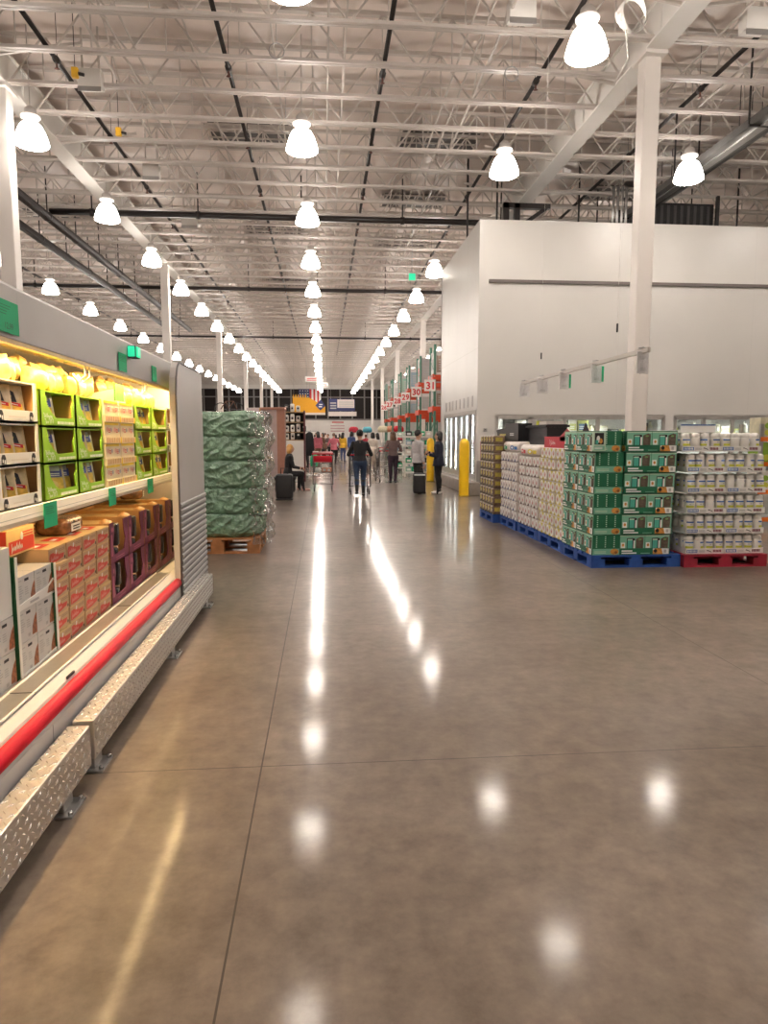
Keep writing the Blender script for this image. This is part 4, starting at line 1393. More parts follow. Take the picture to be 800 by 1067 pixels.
gA = gB = None
XG = 3.05
for r in range(6):
    z = 0.146 + r * 0.2365
    jit = 0.012 * math.sin(r * 2.1)
    rw = od(r) + ' row up'
    # right column, windows to the front
    xr = 3.405 - 0.008 * (5 - r) + 0.01
    lab = 'green window carton facing front beside the white jars, %s' % rw
    if gA is None:
        gA = thing('window_carton', lab, 'carton', (xr, 7.575, z), 0, 'green window cartons'); carton_parts(gA, 0.60, 0.36)
    else:
        dup(gA, (xr + jit * 0.4, 7.575, z), 0, lab)
    dup(gA, (xr + jit * 0.4, 7.95, z), 0, 'green window carton in the inner stack, behind the front ones, %s' % rw)
    dup(gA, (xr + jit * 0.4, 8.32, z), 0, 'green window carton at the rear of the stack, %s' % rw)
    # left column, windows towards the aisle
    for c in range(2):
        lab = 'green window carton facing the aisle, %s, %s' % (('at the stack corner', 'behind the stack corner')[c], rw)
        dup(gA, (XG - 0.0 + jit * 0.3 - (0.025 if r == 5 else 0) * (1 - c), 7.585 + 0.505 * (c + 1) - 0.005, z), -PI / 2, lab)
# scale the aisle-facing ones: their width runs along Y
for o in [o for o in SC.objects if o.get('category') == 'carton' and 'facing the aisle' in str(o.get('label'))]:
    o.scale = (0.5 / 0.60, 0.335 / 0.36, 1)
t = thing('loose_pack', 'single mint green pack leaning on the top corner of the green cartons', 'pack', (3.0, 7.53, 0.146 + 5 * 0.2365 + 0.0), 0)
t.rotation_euler = (0, 0, 0)
p = MB(); p.rbox(0, 0.15, 0, 0.03, 0.01, 0.225, 0.003, MINTL, smooth=False)
f = Face(p, (0, 0, 0.01), (1, 0, 0), (0, 0, 1), (0, -1, 0)); f.rect(0.02, 0.07, 0.125, 0.2, DARK); f.disc(0.06, 0.13, 0.02, 0.04, INKW, 2); f.disc(0.09, 0.11, 0.02, 0.03, ORNG, 2); f.rect(0.03, 0.075, 0.06, 0.12, TEAL, 3)
p.obj('pack_body', t)
p = MB(); f = Face(p, (0, 0, 0.01), (1, 0, 0), (0, 0, 1), (0, -1, 0)); f.rect(0.015, 0.01, 0.135, 0.055, MINT, 2); f.lines(0.02, 0.02, 0.11, 0.05, 2, INKW, 3); p.obj('pack_label', t)

# ---------------------------------------------------------------- white jars in trays
JARW = mat('jar_white', (0.80, 0.77, 0.72), 0.35, var=0.03)
JBLUE = mat('jar_blue', (0.03, 0.13, 0.42), 0.4, var=0)
JLIME = mat('jar_lime', (0.62, 0.62, 0.07), 0.4, var=0.05)
JX, JYF = 4.13, 7.56
TRW = 0.47
jar0 = tr0 = None
LH = 0.2365
rr = random.Random(21)
for r in range(6):
    z = 0.146 + r * LH
    sh = [0.03, 0.02, 0.02, 0.015, 0.0, -0.07][r] + 0.0
    for c in range(2):
        lab = 'low white printed jar tray, %s half, %s layer up' % (('left', 'right')[c], od(r))
        loc = (JX + sh + c * (TRW + 0.004), JYF, z)
        if tr0 is None:
            tr0 = t = thing('jar_tray', lab, 'tray', loc, 0, 'white jar trays')
            p = MB()
            p.box(0, TRW, 0, 0.92, 0, 0.006, WCARD)
            for a, b, c_, d in ((0, TRW, 0, 0.005), (0, TRW, 0.915, 0.92), (0, 0.005, 0, 0.92), (TRW - 0.005, TRW, 0, 0.92)):
                p.box(a, b, c_, d, 0, 0.062, WCARD)
            p.obj('tray_body', t)
            q = MB()
            for o_, u_, n_ in (((0, 0, 0), (1, 0, 0), (0, -1, 0)), ((0, 0.92, 0), (0, -1, 0), (-1, 0, 0))):
                f = Face(q, o_, u_, (0, 0, 1), n_)
                f.rect(0.012, 0.014, 0.14, 0.05, JBLUE)
                for k in range(7):
                    f.rect(0.022 + k * 0.016, 0.02, 0.031 + k * 0.016, 0.044, INKW, 2)
                f.lines(0.155, 0.018, 0.23, 0.046, 3, INKG)
                f.poly([(0.25, 0.036), (0.28, 0.03), (0.32, 0.012), (0.30, 0.03), (0.26, 0.045)], INKB)
                for k in range(6):
                    f.rect(0.33 + k * 0.017, 0.018, 0.343 + k * 0.017, 0.048, mat('tray_maroon', (0.22, 0.05, 0.07), 0.5, var=0))
            q.obj('tray_print', t)
        else:
            dup(tr0, loc, None, lab)
    jl = []
    for i in range(8):
        jl.append((0.062 + i * 0.118, 0.062, 'jar number'))
    for j in range(1, 6):
        jl.append((0.062, 0.062 + j * 0.122, 'side'))
    for i in range(1, 8):
        jl.append((0.062 + i * 0.118, 0.184, 'second'))
    for k, (jx, jy, kind) in enumerate(jl):
        if kind == 'jar number':
            lab = 'white jar, %s from the left in the front of layer %s up' % (od(k), od(r))
        elif kind == 'side':
            lab = 'white jar on the left side, %s back from the front, %s layer up' % (od(k - 7), od(r))
        else:
            lab = 'white jar behind the front jars, %s from the left, %s layer up' % (od(k - 12), od(r))
        loc = (JX + sh + jx + (0.004 if jx > TRW else 0), JYF + jy, z + 0.0065)
        if jar0 is None:
            jar0 = t = thing('supplement_jar', lab, 'jar', loc, 0, 'white jars in trays')
            p = MB()
            p.lathe([(0.052, 0), (0.056, 0.005), (0.056, 0.135), (0.053, 0.145), (0.049, 0.15)], JARW, 20)
            p.obj('jar_body', t)
            p = MB()
            p.lathe([(0.049, 0.15), (0.051, 0.153), (0.050, 0.18), (0.043, 0.195), (0.02, 0.203), (0.001, 0.204)], JARW, 20, cap=False)
            p.obj('lid', t)
            # wrap label over part of the circumference
            q = MB()
            def arc(a0, a1, z0, z1, m, rad):
                n = 8
                v_, f_ = [], []
                for i in range(n + 1):
                    a = a0 + (a1 - a0) * i / n - PI / 2
                    v_ += [(rad * math.cos(a), rad * math.sin(a), z0), (rad * math.cos(a), rad * math.sin(a), z1)]
                for i in range(n):
                    f_.append((2 * i, 2 * i + 2, 2 * i + 3, 2 * i + 1))
                q.add(v_, f_, m)
            arc(-0.95, 0.95, 0.118, 0.134, JBLUE, 0.0568)
            arc(-0.85, 0.85, 0.058, 0.083, JLIME, 0.0568)
            arc(-0.2, 0.15, 0.094, 0.104, INKG, 0.0568)
            arc(0.5, 0.6, 0.094, 0.106, INKB, 0.0568)
            arc(1.5, 2.6, 0.06, 0.125, INKG, 0.0568)
            q.obj('jar_label', t)
            o = jar0
        else:
            o = dup(jar0, loc, None, lab)
        o.rotation_euler = (0, 0, rr.choice([0, 0.1, -0.2, 0.25, -0.9, 1.6, 0.8, 0.0, 0.15]) + rr.uniform(-0.1, 0.1))
t = thing('tray_cover', 'white and blue cardboard sheet lying on the top jars', 'card', (JX - 0.05, JYF, 0.146 + 6 * LH - 0.02), 0)
p = MB(); p.box(0, 0.42, 0.1, 0.9, 0, 0.03, WCARD); p.obj('sheet', t)
p = MB(); p.box(0, 0.42, 0.094, 0.1, 0.0, 0.09, WCARD); f = Face(p, (0, 0.094, 0), (1, 0, 0), (0, 0, 1), (0, -1, 0)); f.rect(0, 0.078, 0.42, 0.09, JBLUE); p.obj('flap', t)

# ---------------------------------------------------------------- packs along the aisle face
PKW = mat('pack_white', (0.68, 0.60, 0.56), 0.4, var=0.05, scale=12)
PKP = mat('pack_pink', (0.62, 0.47, 0.44), 0.4, var=0.12, scale=25)


def multipack(kind, wd, hg):
    """shrink pack seen from its end (-X): staggered round ends"""
    mk = {'yellow': mat('mark_yellow', (0.62, 0.50, 0.05), 0.4, var=0.15), 'red': mat('mark_brown', (0.10, 0.03, 0.03), 0.4, var=0.2), 'blue': mat('mark_blue', (0.03, 0.05, 0.20), 0.4, var=0.2)}[kind]
    p = MB()
    p.rbox(0, 0.42, 0.002, wd - 0.002, 0, hg - 0.002, 0.02, PKW, seg=3)
    f = Face(p, (0, wd, 0), (0, -1, 0), (0, 0, 1), (-1, 0, 0))
    n = 2
    for k in range(n):
        c = wd * (0.25 + 0.5 * k)
        f.disc(c, hg * 0.52, wd * 0.2, hg * 0.42, INKW, 1, 16)
        f.disc(c, hg * 0.52, wd * 0.12, hg * 0.26, PKP, 2, 14)
        f.lines(c - wd * 0.06, hg * 0.42, c + wd * 0.06, hg * 0.62, 2, INKR if kind != 'blue' else INKN, 3)
    for k in range(3):
        c = wd * 0.5 * k
        lo, hi = max(0.01, c - wd * 0.15), min(wd - 0.01, c + wd * 0.15)
        f.poly([(lo, hg * 0.04), (hi, hg * 0.04), (min(hi, c + 0.03), hg * 0.36), (max(lo, c - 0.008), hg * 0.22)], mk, 2)
        if kind == 'yellow':
            f.poly([(lo, hg * 0.95), (hi, hg * 0.95), (min(hi, c + 0.015), hg * 0.65), (max(lo, c - 0.015), hg * 0.65)], mk, 2)
    return p


for i, kind, col_lab, nrow, hg in ((1, 'yellow', 'white and yellow pack', 8, 0.150), (2, 'red', 'white pack with dark red marks', 7, 0.151), (3, 'blue', 'white pack with blue marks', 7, 0.157)):
    p0 = None
    for c in range(6):
        wd = 0.335
        bk = c > 2
        c = c % 3
        for r in range(nrow):
            lab = '%s%s, %s column, %s row up' % (col_lab, ', inner stack' if bk else '', od(c), od(r))
            x = PX[i] + 0.005 + (0.012 if (r + c) % 3 == 0 else 0) + (0.44 if bk else 0)
            loc = (x, PY[i] + 0.005 + c * (wd + 0.003), 0.146 + r * hg)
            if p0 is None:
                o = p0 = multipack(kind, wd, hg).obj('drink_pack')
            else:
                o = p0.copy(); COL.objects.link(o)
            o.location = loc
            tag(o, lab, 'pack', 'packs on the aisle pallets, ' + kind)
# loose white bags lying on top
SACK = mat('white_sack', (0.78, 0.70, 0.65), 0.4, var=0.05, bump=0.3, bscale=9)
for k, (x, y, z, rz, lab, mk) in enumerate(((3.17, 9.98, 1.206, 0.12, 'white bag with yellow print nearest the red box', INKY), (3.19, 10.45, 1.206, -0.08, 'white bag with red print lying on the red marked packs', INKR), (3.18, 11.0, 1.248, 0.1, 'white bag with blue print lying on the blue marked packs', INKBL), (3.19, 11.5, 1.248, -0.1, 'white bag with green print lying farthest on the blue marked packs', SIGNG))):
    t = thing('goods_bag', lab, 'bag', (x, y, z), rz)
    p = MB(); p.rbox(-0.12, 0.34, -0.245, 0.245, 0, 0.17, 0.06, SACK, seg=4); p.obj('bag_body', t)
    p = MB(); f = Face(p, (-0.122, 0.26, 0), (0, -1, 0), (0, 0, 1), (-1, 0, 0)); f.disc(0.2, 0.07, 0.09, 0.035, mk, 1); f.rect(0.3, 0.04, 0.42, 0.09, mk, 1); f.disc(0.2, 0.07, 0.05, 0.018, INKW, 2); p.obj('bag_print', t)
# tall cans
CANB = mat('can_brown', (0.20, 0.13, 0.085), 0.35, var=0.35, scale=22)
CANY = mat('can_yellow', (0.50, 0.40, 0.07), 0.4, var=0.25, scale=14)
cn0 = None
for c in range(5):
    for r in range(9):
        lab = 'brown and yellow can pack, %s from the near end, %s row up' % (od(c), od(r))
        loc = (PX[4] + 0.0 + 0.004 * (r % 2), PY[4] + 0.003 + c * 0.203, 0.146 + r * 0.152)
        if cn0 is None:
            p = MB(); p.rbox(0, 0.4, 0.002, 0.20, 0, 0.15, 0.018, CANB, seg=3)
            f = Face(p, (0, 0.2, 0), (0, -1, 0), (0, 0, 1), (-1, 0, 0)); f.rect(0.02, 0.055, 0.11, 0.12, CANY); f.disc(0.15, 0.08, 0.03, 0.045, INKB); f.disc(0.15, 0.08, 0.018, 0.028, PKP, 2); f.rect(0.02, 0.13, 0.18, 0.142, PKW); f.rect(0.02, 0.01, 0.18, 0.03, DARK)
            g = Face(p, (0, 0.002, 0), (1, 0, 0), (0, 0, 1), (0, -1, 0)); g.rect(0.03, 0.05, 0.15, 0.12, CANY)
            o = cn0 = p.obj('can_pack')
        else:
            o = cn0.copy(); COL.objects.link(o)
        o.location = loc
        tag(o, lab, 'can pack', 'brown and yellow can packs')
# black crates and red box on top of the row
BLK = mat('black_plastic', (0.012, 0.011, 0.013), 0.4, var=0.2)
t = thing('black_crate', 'black open crate with slanted end lying on the blue marked packs', 'crate', (3.24, 10.95, 1.415))
p = MB(); p.prism([(0, 0), (1.25, 0), (1.42, 0.2), (0.5, 0.24), (0, 0.3)], BLK, (-0.12, 0, 0), (0, 1, 0), (0, 0, 1), (1, 0, 0), 0.02); p.box(-0.12, 0.3, 0, 1.2, 0, 0.02, BLK); p.box(0.28, 0.3, 0, 1.2, 0, 0.22, BLK); p.box(-0.1, 0.28, 0.2, 0.9, 0.02, 0.3, BLK); p.obj('crate_body', t)
p = MB(); f = Face(p, (-0.121, 1.2, 0), (0, -1, 0), (0, 0, 1), (-1, 0, 0)); f.rect(0.05, 0.1, 0.45, 0.13, CANY); f.lines(0.7, 0.1, 0.95, 0.15, 2, INKW); p.obj('crate_print', t)
t = thing('black_crate', 'upper black crate with white and yellow top edge behind the white bags', 'crate', (3.26, 9.93, 1.375))
p = MB(); p.box(0, 0.3, 0, 0.98, 0, 0.30, BLK); p.box(-0.03, 0.33, -0.03, 1.0, 0.26, 0.29, BLK); p.obj('crate_body', t)
p = MB(); p.box(0.02, 0.28, 0.1, 0.45, 0.30, 0.35, PKW); p.box(0.02, 0.28, 0.55, 0.8, 0.30, 0.38, GREYMETAL); p.box(0.0, 0.05, 0.48, 0.54, 0.29, 0.36, JLIME); p.obj('crate_content', t)
t = thing('red_box', 'red box with white script lying open beside the green cartons', 'box', (3.14, 8.66, 1.347))
p = MB(); p.box(-0.02, 0.3, 0, 0.95, -0.0, 0.15, mat('box_red', (0.50, 0.012, 0.03), 0.4, var=0.04)); f = Face(p, (-0.02, 0.95, 0), (0, -1, 0), (0, 0, 1), (-1, 0, 0)); f.scribble(0.2, 0.04, 0.26, 0.06, INKW, 1, 12, 0.5); p.obj('box_body', t)
p = MB(); p.prism([(0, 0), (0.25, 0.1), (0.5, 0.02), (0.6, -0.06), (0, -0.06)], MATS['box_red'], (-0.02, 0.3, 0.15), (0, -1, 0), (0, 0, 1), (1, 0, 0), 0.005); p.obj('flap', t)
t = thing('folded_card', 'torn grey cardboard standing behind the red box', 'card', (3.48, 8.7, 1.347))
p = MB(); p.prism([(0, 0), (0.7, 0), (0.7, 0.18), (0.45, 0.16), (0.3, 0.32), (0.12, 0.2), (0, 0.2)], PKW, (0, 0, 0), (0, 1, 0), (0, 0, 1), (1, 0, 0), 0.006); p.prism([(0.3, 0.2), (0.45, 0.16), (0.3, 0.34), (0.16, 0.22)], DARK, (-0.004, 0, 0), (0, 1, 0), (0, 0, 1), (1, 0, 0), 0.003); p.obj('card_sheet', t)

# ---------------------------------------------------------------- hanging sign bar
t = thing('sign_bar', 'long white bar hanging over the pallet row on two thin wires', 'sign rail', (3.5, 0, 2.43))
p = MB(); p.rbox(-0.02, 0.02, 7.3, 12.1, -0.025, 0.025, 0.006, STEELW, smooth=False); p.obj('bar', t)
for yy in (8.15, 11.05):
    p = MB(); p.tube([(0, yy, 0.02), (0, yy, 9.34 - 2.43)], 0.0016, WHITE, 5); p.lathe([(0.001, 0.3), (0.012, 0.31), (0.012, 0.4), (0.001, 0.41)], DARK, 8, (0, yy, 0)); p.obj('wire', t)
FILM = mat('sign_sleeve', (0.74, 0.72, 0.71), 0.1, var=0.1, scale=14, bump=0.4, bscale=18)
for k, yy in enumerate((7.45, 8.75, 9.95, 10.95, 11.95)):
    t = thing('sign_sleeve', 'clear sleeved price sign on the hanging bar, %s from the camera' % od(k), 'sign', (3.5, yy, 2.405), 0.5 if k < 3 else 0.25, 'sleeved signs on the hanging bar')
    p = MB(); p.rbox(-0.10, 0.10, -0.006, 0.006, -0.22, 0.015, 0.003, FILM, smooth=False)
    f = Face(p, (-0.1, -0.006, -0.22), (1, 0, 0), (0, 0, 1), (0, -1, 0)); f.rect(0.02, 0.03, 0.18, 0.19, mat('sleeve_paper', (0.70, 0.68, 0.68), 0.15, var=0.05, bump=0.6, bscale=30)); f.lines(0.05, 0.035, 0.15, 0.07, 2, INKG, 2)
    p.obj('sleeve', t)
    p = MB(); p.tube([(0, 0, 0.0), (0, 0, 0.07)], 0.012, GREYMETAL, 6); p.box(-0.04, 0.04, -0.03, 0.03, 0.051, 0.062, GREYMETAL); p.obj('bar_clip', t)
    if k in (1, 2):
        p = MB(); p.rbox(0.07, 0.16, 0.008, 0.014, -0.20, 0.0, 0.002, SIGNG, smooth=False); p.obj('green_card', t)
    elif k == 0:
        p = MB(); p.rbox(0.085, 0.1, 0.007, 0.1, -0.21, 0.02, 0.003, DARK, smooth=False); p.obj('black_clip', t)
# ================================================================== glass doored coolers
FRM = mat('door_frame', (0.55, 0.52, 0.49), 0.3, metal=0.5)
CIN = mat('cooler_inside', (0.78, 0.76, 0.73), 0.5, var=0.04)
CT_E = mat('cooler_tube', (1, 1, 1), 0.3, var=0, emit=COOLER_POWER, ecol=(1.0, 0.97, 0.92))
PROD = [mat('prod_%d' % i, c, 0.45, var=0.15, scale=12) for i, c in enumerate(((0.70, 0.66, 0.6), (0.5, 0.52, 0.16), (0.10, 0.20, 0.36), (0.45, 0.10, 0.12), (0.16, 0.26, 0.12), (0.06, 0.06, 0.06), (0.52, 0.32, 0.16), (0.6, 0.56, 0.40)))]
rr = random.Random(5)


def cooler(name, lab, x0, x1, z0, z1, dep, n, origin, rz, grp, fill):
    """bank of n glass doors; local x along the front, y going in"""
    t = thing(name, lab, 'cooler', origin, rz, grp)
    p = MB()
    p.box(x0, x1, dep - 0.04, dep, z0, z1, CIN); p.box(x0, x1, 0.06, dep, z0 - 0.0, z0 + 0.04, CIN); p.box(x0, x1, 0.06, dep, z1 - 0.03, z1, CIN)
    p.box(x0, x0 + 0.03, 0.06, dep, z0, z1, CIN); p.box(x1 - 0.03, x1, 0.06, dep, z0, z1, CIN)
    p.obj('cabinet', t)
    for zz in fill:
        p = MB(); p.box(x0 + 0.03, x1 - 0.03, 0.2, dep - 0.05, zz - 0.02, zz, CIN); p.box(x0 + 0.03, x1 - 0.03, 0.19, 0.2, zz - 0.035, zz + 0.012, FRM); p.obj('shelf', t)
    w_ = (x1 - x0) / n
    for k in range(n):
        a = x0 + k * w_
        d = MB()
        for b in (a + 0.01, a + w_ - 0.055):
            d.box(b, b + 0.045, -0.01, 0.04, z0 + 0.03, z1 - 0.03, FRM)
        d.box(a + 0.01, a + w_ - 0.01, -0.01, 0.04, z1 - 0.08, z1 - 0.03, FRM); d.box(a + 0.01, a + w_ - 0.01, -0.01, 0.04, z0 + 0.03, z0 + 0.09, FRM)
        do = d.obj('door', t)
        g = MB(); g.box(a + 0.05, a + w_ - 0.05, 0.012, 0.018, z0 + 0.08, z1 - 0.075, GLASS); g.obj('pane', do)
        h = MB(); h.tube([(a + w_ - 0.09, -0.01, z0 + 0.7), (a + w_ - 0.09, -0.05, z0 + 0.72), (a + w_ - 0.09, -0.05, z0 + 1.08), (a + w_ - 0.09, -0.01, z0 + 1.1)], 0.012, CHROME, 6); h.obj('handle', do)
        l_ = MB(); l_.tube([(a + 0.02, 0.09, z0 + 0.1), (a + 0.02, 0.09, z1 - 0.1)], 0.014, CT_E, 6); l_.obj('light_tube', t)
    p = MB()
    p.box(x0 - 0.03, x1 + 0.03, -0.015, 0.06, z1 - 0.03, z1 + 0.03, FRM); p.box(x0 - 0.03, x1 + 0.03, -0.015, 0.06, z0 - 0.03, z0 + 0.03, FRM)
    for k in range(n + 1):
        p.box(x0 + k * w_ - 0.012, x0 + k * w_ + 0.012, 0.0, 0.06, z0, z1, FRM)
    p.box(x0 - 0.03, x0, -0.015, 0.06, z0, z1, FRM); p.box(x1, x1 + 0.03, -0.015, 0.06, z0, z1, FRM)
    p.obj('door_surround', t)
    return t


def bottle(mb, x, y, z, h, r, m):
    mb.lathe([(r * 0.9, 0), (r, 0.01), (r, h * 0.6), (r * 0.45, h * 0.82), (r * 0.4, h * 0.9), (r * 0.45, h * 0.91), (r * 0.45, h)], m, 12, (x, y, z))


cooler('glass_cooler', 'bank of five glass door coolers behind the pallet row', FD[0][0], FD[0][1], 0.27, 2.02, 0.95, 5, (0, CY, 0), 0, 'front coolers', (0.75, 1.2, 1.55))
cooler('glass_cooler', 'bank of glass door coolers behind the white jars', FD[1][0], FD[1][1], 0.27, 2.02, 0.95, 4, (0, CY, 0), 0, 'front coolers', (0.75, 1.2, 1.55))
bp = {}
k = 0
xx = FD[0][0] + 0.15
cnt = {}
while xx < FD[1][1] - 0.15:
    if FD[0][1] - 0.15 < xx < FD[1][0] + 0.15:
        xx = FD[1][0] + 0.2
    kind = rr.choice(['box', 'box', 'bottle', 'low'])
    h = rr.uniform(0.2, 0.38)
    ci = rr.choice([0, 0, 1, 7, 4, 5, 2, 7]) if xx < 9 else rr.choice([0, 0, 1, 1, 5, 7])
    p = MB()
    if kind == 'bottle':
        bottle(p, 0, 0, 0, h, 0.075, PROD[ci]); p.lathe([(0.0765, h * 0.2), (0.0765, h * 0.5)], PROD[0], 12, cap=False); wd = 0.17
    elif kind == 'box':
        wd = rr.uniform(0.2, 0.3); p.rbox(-wd / 2, wd / 2, -0.12, 0.12, 0, h, 0.005, PROD[ci], smooth=False)
        f = Face(p, (-wd / 2, -0.12, 0), (1, 0, 0), (0, 0, 1), (0, -1, 0)); f.rect(0.02, h * 0.3, wd - 0.02, h * 0.75, PROD[(ci + 1) % 8]); f.lines(0.03, h * 0.4, wd * 0.7, h * 0.65, 2, INKW, 2)
    else:
        wd = 0.3; h *= 0.6; p.rbox(-0.14, 0.14, -0.12, 0.12, 0, h, 0.03, PROD[ci]); f = Face(p, (-0.14, -0.12, 0), (1, 0, 0), (0, 0, 1), (0, -1, 0)); f.rect(0.06, h * 0.3, 0.22, h * 0.7, INKW)
    o = p.obj('grocery_item')
    o.location = (xx + wd / 2 - 0.05, CY + 0.38, 1.551)
    k += 1
    tag(o, '%s grocery item on the cooler top shelf, %s from the left behind glass' % ({'box': 'boxed', 'bottle': 'bottled', 'low': 'wrapped'}[kind], od(k - 1)), 'groceries', 'goods on the front cooler shelf')
    xx += wd + 0.03
# side coolers along the aisle
sc1 = cooler('glass_cooler', 'tall glass door cooler bank on the aisle side, nearer one', -20.1, -SB[0], 0.42, 2.16, 0.75, 3, (CX, 0, 0), -PI / 2, 'aisle side coolers', (0.8, 1.15, 1.5, 1.82))
sc2 = cooler('glass_cooler', 'tall glass door cooler bank on the aisle side, farther one', -SB[1], -20.15, 0.42, 2.16, 0.75, 3, (CX, 0, 0), -PI / 2, 'aisle side coolers', (0.8, 1.15, 1.5, 1.82))
k = 0
q0 = {}
for si, zz in enumerate((0.462, 0.801, 1.151, 1.501, 1.821)):
    yy = SB[0] + 0.2
    i = 0
    while yy < SB[1] - 0.2:
        ci = rr.choice([3, 3, 0, 5, 6, 0, 2])
        key = ci
        if key not in q0:
            p = MB(); p.rbox(0, 0.2, -0.1, 0.1, 0, 0.24, 0.02, PROD[ci], smooth=False)
            f = Face(p, (0, 0.1, 0), (0, -1, 0), (0, 0, 1), (-1, 0, 0)); f.rect(0.03, 0.06, 0.17, 0.18, PROD[(ci + 3) % 8]); f.disc(0.1, 0.12, 0.04, 0.04, INKW, 2)
            o = q0[key] = p.obj('frozen_item')
        else:
            o = q0[key].copy(); COL.objects.link(o)
        o.location = (CX + 0.27, yy, zz)
        tag(o, 'wrapped frozen item on the aisle cooler, %s shelf up, %s from the near end' % (od(si), od(i)), 'groceries', 'goods in the aisle coolers')
        i += 1
        yy += 0.235
for k in range(8):
    yy = 18.1 + k * 0.56
    p = MB(); p.box(CX - 0.012, CX, yy, yy + 0.14, 2.28, 2.56, mat('strip_grey', (0.48, 0.44, 0.43), 0.4)); f = Face(p, (CX - 0.012, yy + 0.14, 2.28), (0, -1, 0), (0, 0, 1), (-1, 0, 0)); f.lines(0.02, 0.04, 0.12, 0.24, 4, INKG)
    tag(p.obj('price_strip'), 'pale price card above the aisle coolers, %s from the corner' % od(k), 'price card', 'price cards above aisle coolers')
# switch box and vent on the white corner
for k, (zz, h) in enumerate(((1.62, 0.09), (1.36, 0.16))):
    p = MB(); p.rbox(4.10, 4.10 + h, CY - 0.05, CY, zz, zz + h, 0.006, GREYMETAL, smooth=False); p.lathe([(0.015, 0), (0.01, 0.02)], DARK, 8, (4.1 + h / 2, CY - 0.05, zz + h / 2))
    tag(p.obj('control_box'), ('small grey thermostat on the white cooler room corner', 'grey switch box below the thermostat on the corner')[k], 'switch')
p = MB(); p.rbox(CX + 0.0, CX + 0.22, CY - 0.40, CY - 0.38, 0.9, 1.38, 0.004, mat('dusty_pink', (0.42, 0.25, 0.25), 0.5)); f = Face(p, (CX, CY - 0.4, 0.9), (1, 0, 0), (0, 0, 1), (0, -1, 0)); f.lines(0.03, 0.1, 0.18, 0.4, 4, INKG)
tag(p.obj('notice_card'), 'dusty pink notice card standing on the steel corner guard', 'sign')

# yellow bollards
b0 = None
for k, (x, y, lab) in enumerate(((3.51, 17.12, 'yellow bollard standing before the cooler room corner'), (3.55, 22.9, 'yellow bollard farther off, between the two talking people'))):
    if b0 is None:
        b0 = t = thing('bollard', lab, 'bollard', (x, y, 0), 0, 'yellow bollards')
        p = MB(); p.lathe([(0.125, 0.0), (0.125, 1.30), (0.118, 1.36), (0.09, 1.41), (0.045, 1.44), (0.001, 1.45)], YELLOW, 24, cap=False); p.obj('sleeve', t)
        p = MB(); p.lathe([(0.132, 0.0), (0.132, 0.03), (0.125, 0.035)], mat('yellow_dark', (0.5, 0.3, 0.01), 0.5), 24); p.obj('base_ring', t)
    else:
        dup(b0, (x, y, 0), None, lab)
# narrow display with orange strips at the right edge
t = thing('display_rack', 'green and orange display shelf at the right picture edge behind the jars', 'shelf', (7.0, 10.6, 0))
p = MB()
for x in (0, 0.9):
    p.box(x, x + 0.05, 0, 0.05, 0, 1.7, GREYMETAL); p.box(x, x + 0.05, 0.55, 0.6, 0, 1.7, GREYMETAL)
p.obj('upright', t)
for zz in (0.15, 0.6, 1.05, 1.45):
    p = MB(); p.box(0, 0.95, 0, 0.6, zz, zz + 0.02, GREYMETAL); p.box(0, 0.95, -0.012, 0, zz - 0.03, zz + 0.04, mat('orange_strip', (0.75, 0.15, 0.01), 0.4)); p.obj('shelf', t)
for k in range(3):
    for j, zz in enumerate((0.622, 1.072, 1.472)):
        p = MB(); p.rbox(0, 0.26, 0, 0.3, 0, 0.33, 0.004, (PROD[0], mat('kiwi', (0.25, 0.42, 0.04), 0.5, var=0.1), PROD[7])[(j + 0) % 3], smooth=False); f = Face(p, (0, 0, 0), (1, 0, 0), (0, 0, 1), (0, -1, 0)); f.disc(0.13, 0.2, 0.06, 0.05, MATS['kiwi']); f.disc(0.13, 0.09, 0.06, 0.05, JLIME)
        o = p.obj('juice_carton'); o.location = (7.02 + k * 0.31, 10.65, zz)
        tag(o, 'carton on the orange stripped shelf, %s from the left, %s shelf' % (od(k), ('lower', 'middle', 'top')[j]), 'carton', 'cartons on the orange stripped shelf')
# ================================================================== people
SKIN = mat('skin', (0.50, 0.28, 0.19), 0.5, var=0.05)
SKIND = mat('skin_dark', (0.30, 0.16, 0.10), 0.5, var=0.05)
HAIRK = mat('hair_black', (0.012, 0.009, 0.008), 0.45, var=0.2, scale=60)
HAIRB = mat('hair_brown', (0.10, 0.045, 0.02), 0.45, var=0.35, scale=60)
HAIRY = mat('hair_blonde', (0.52, 0.26, 0.06), 0.45, var=0.25, scale=60)


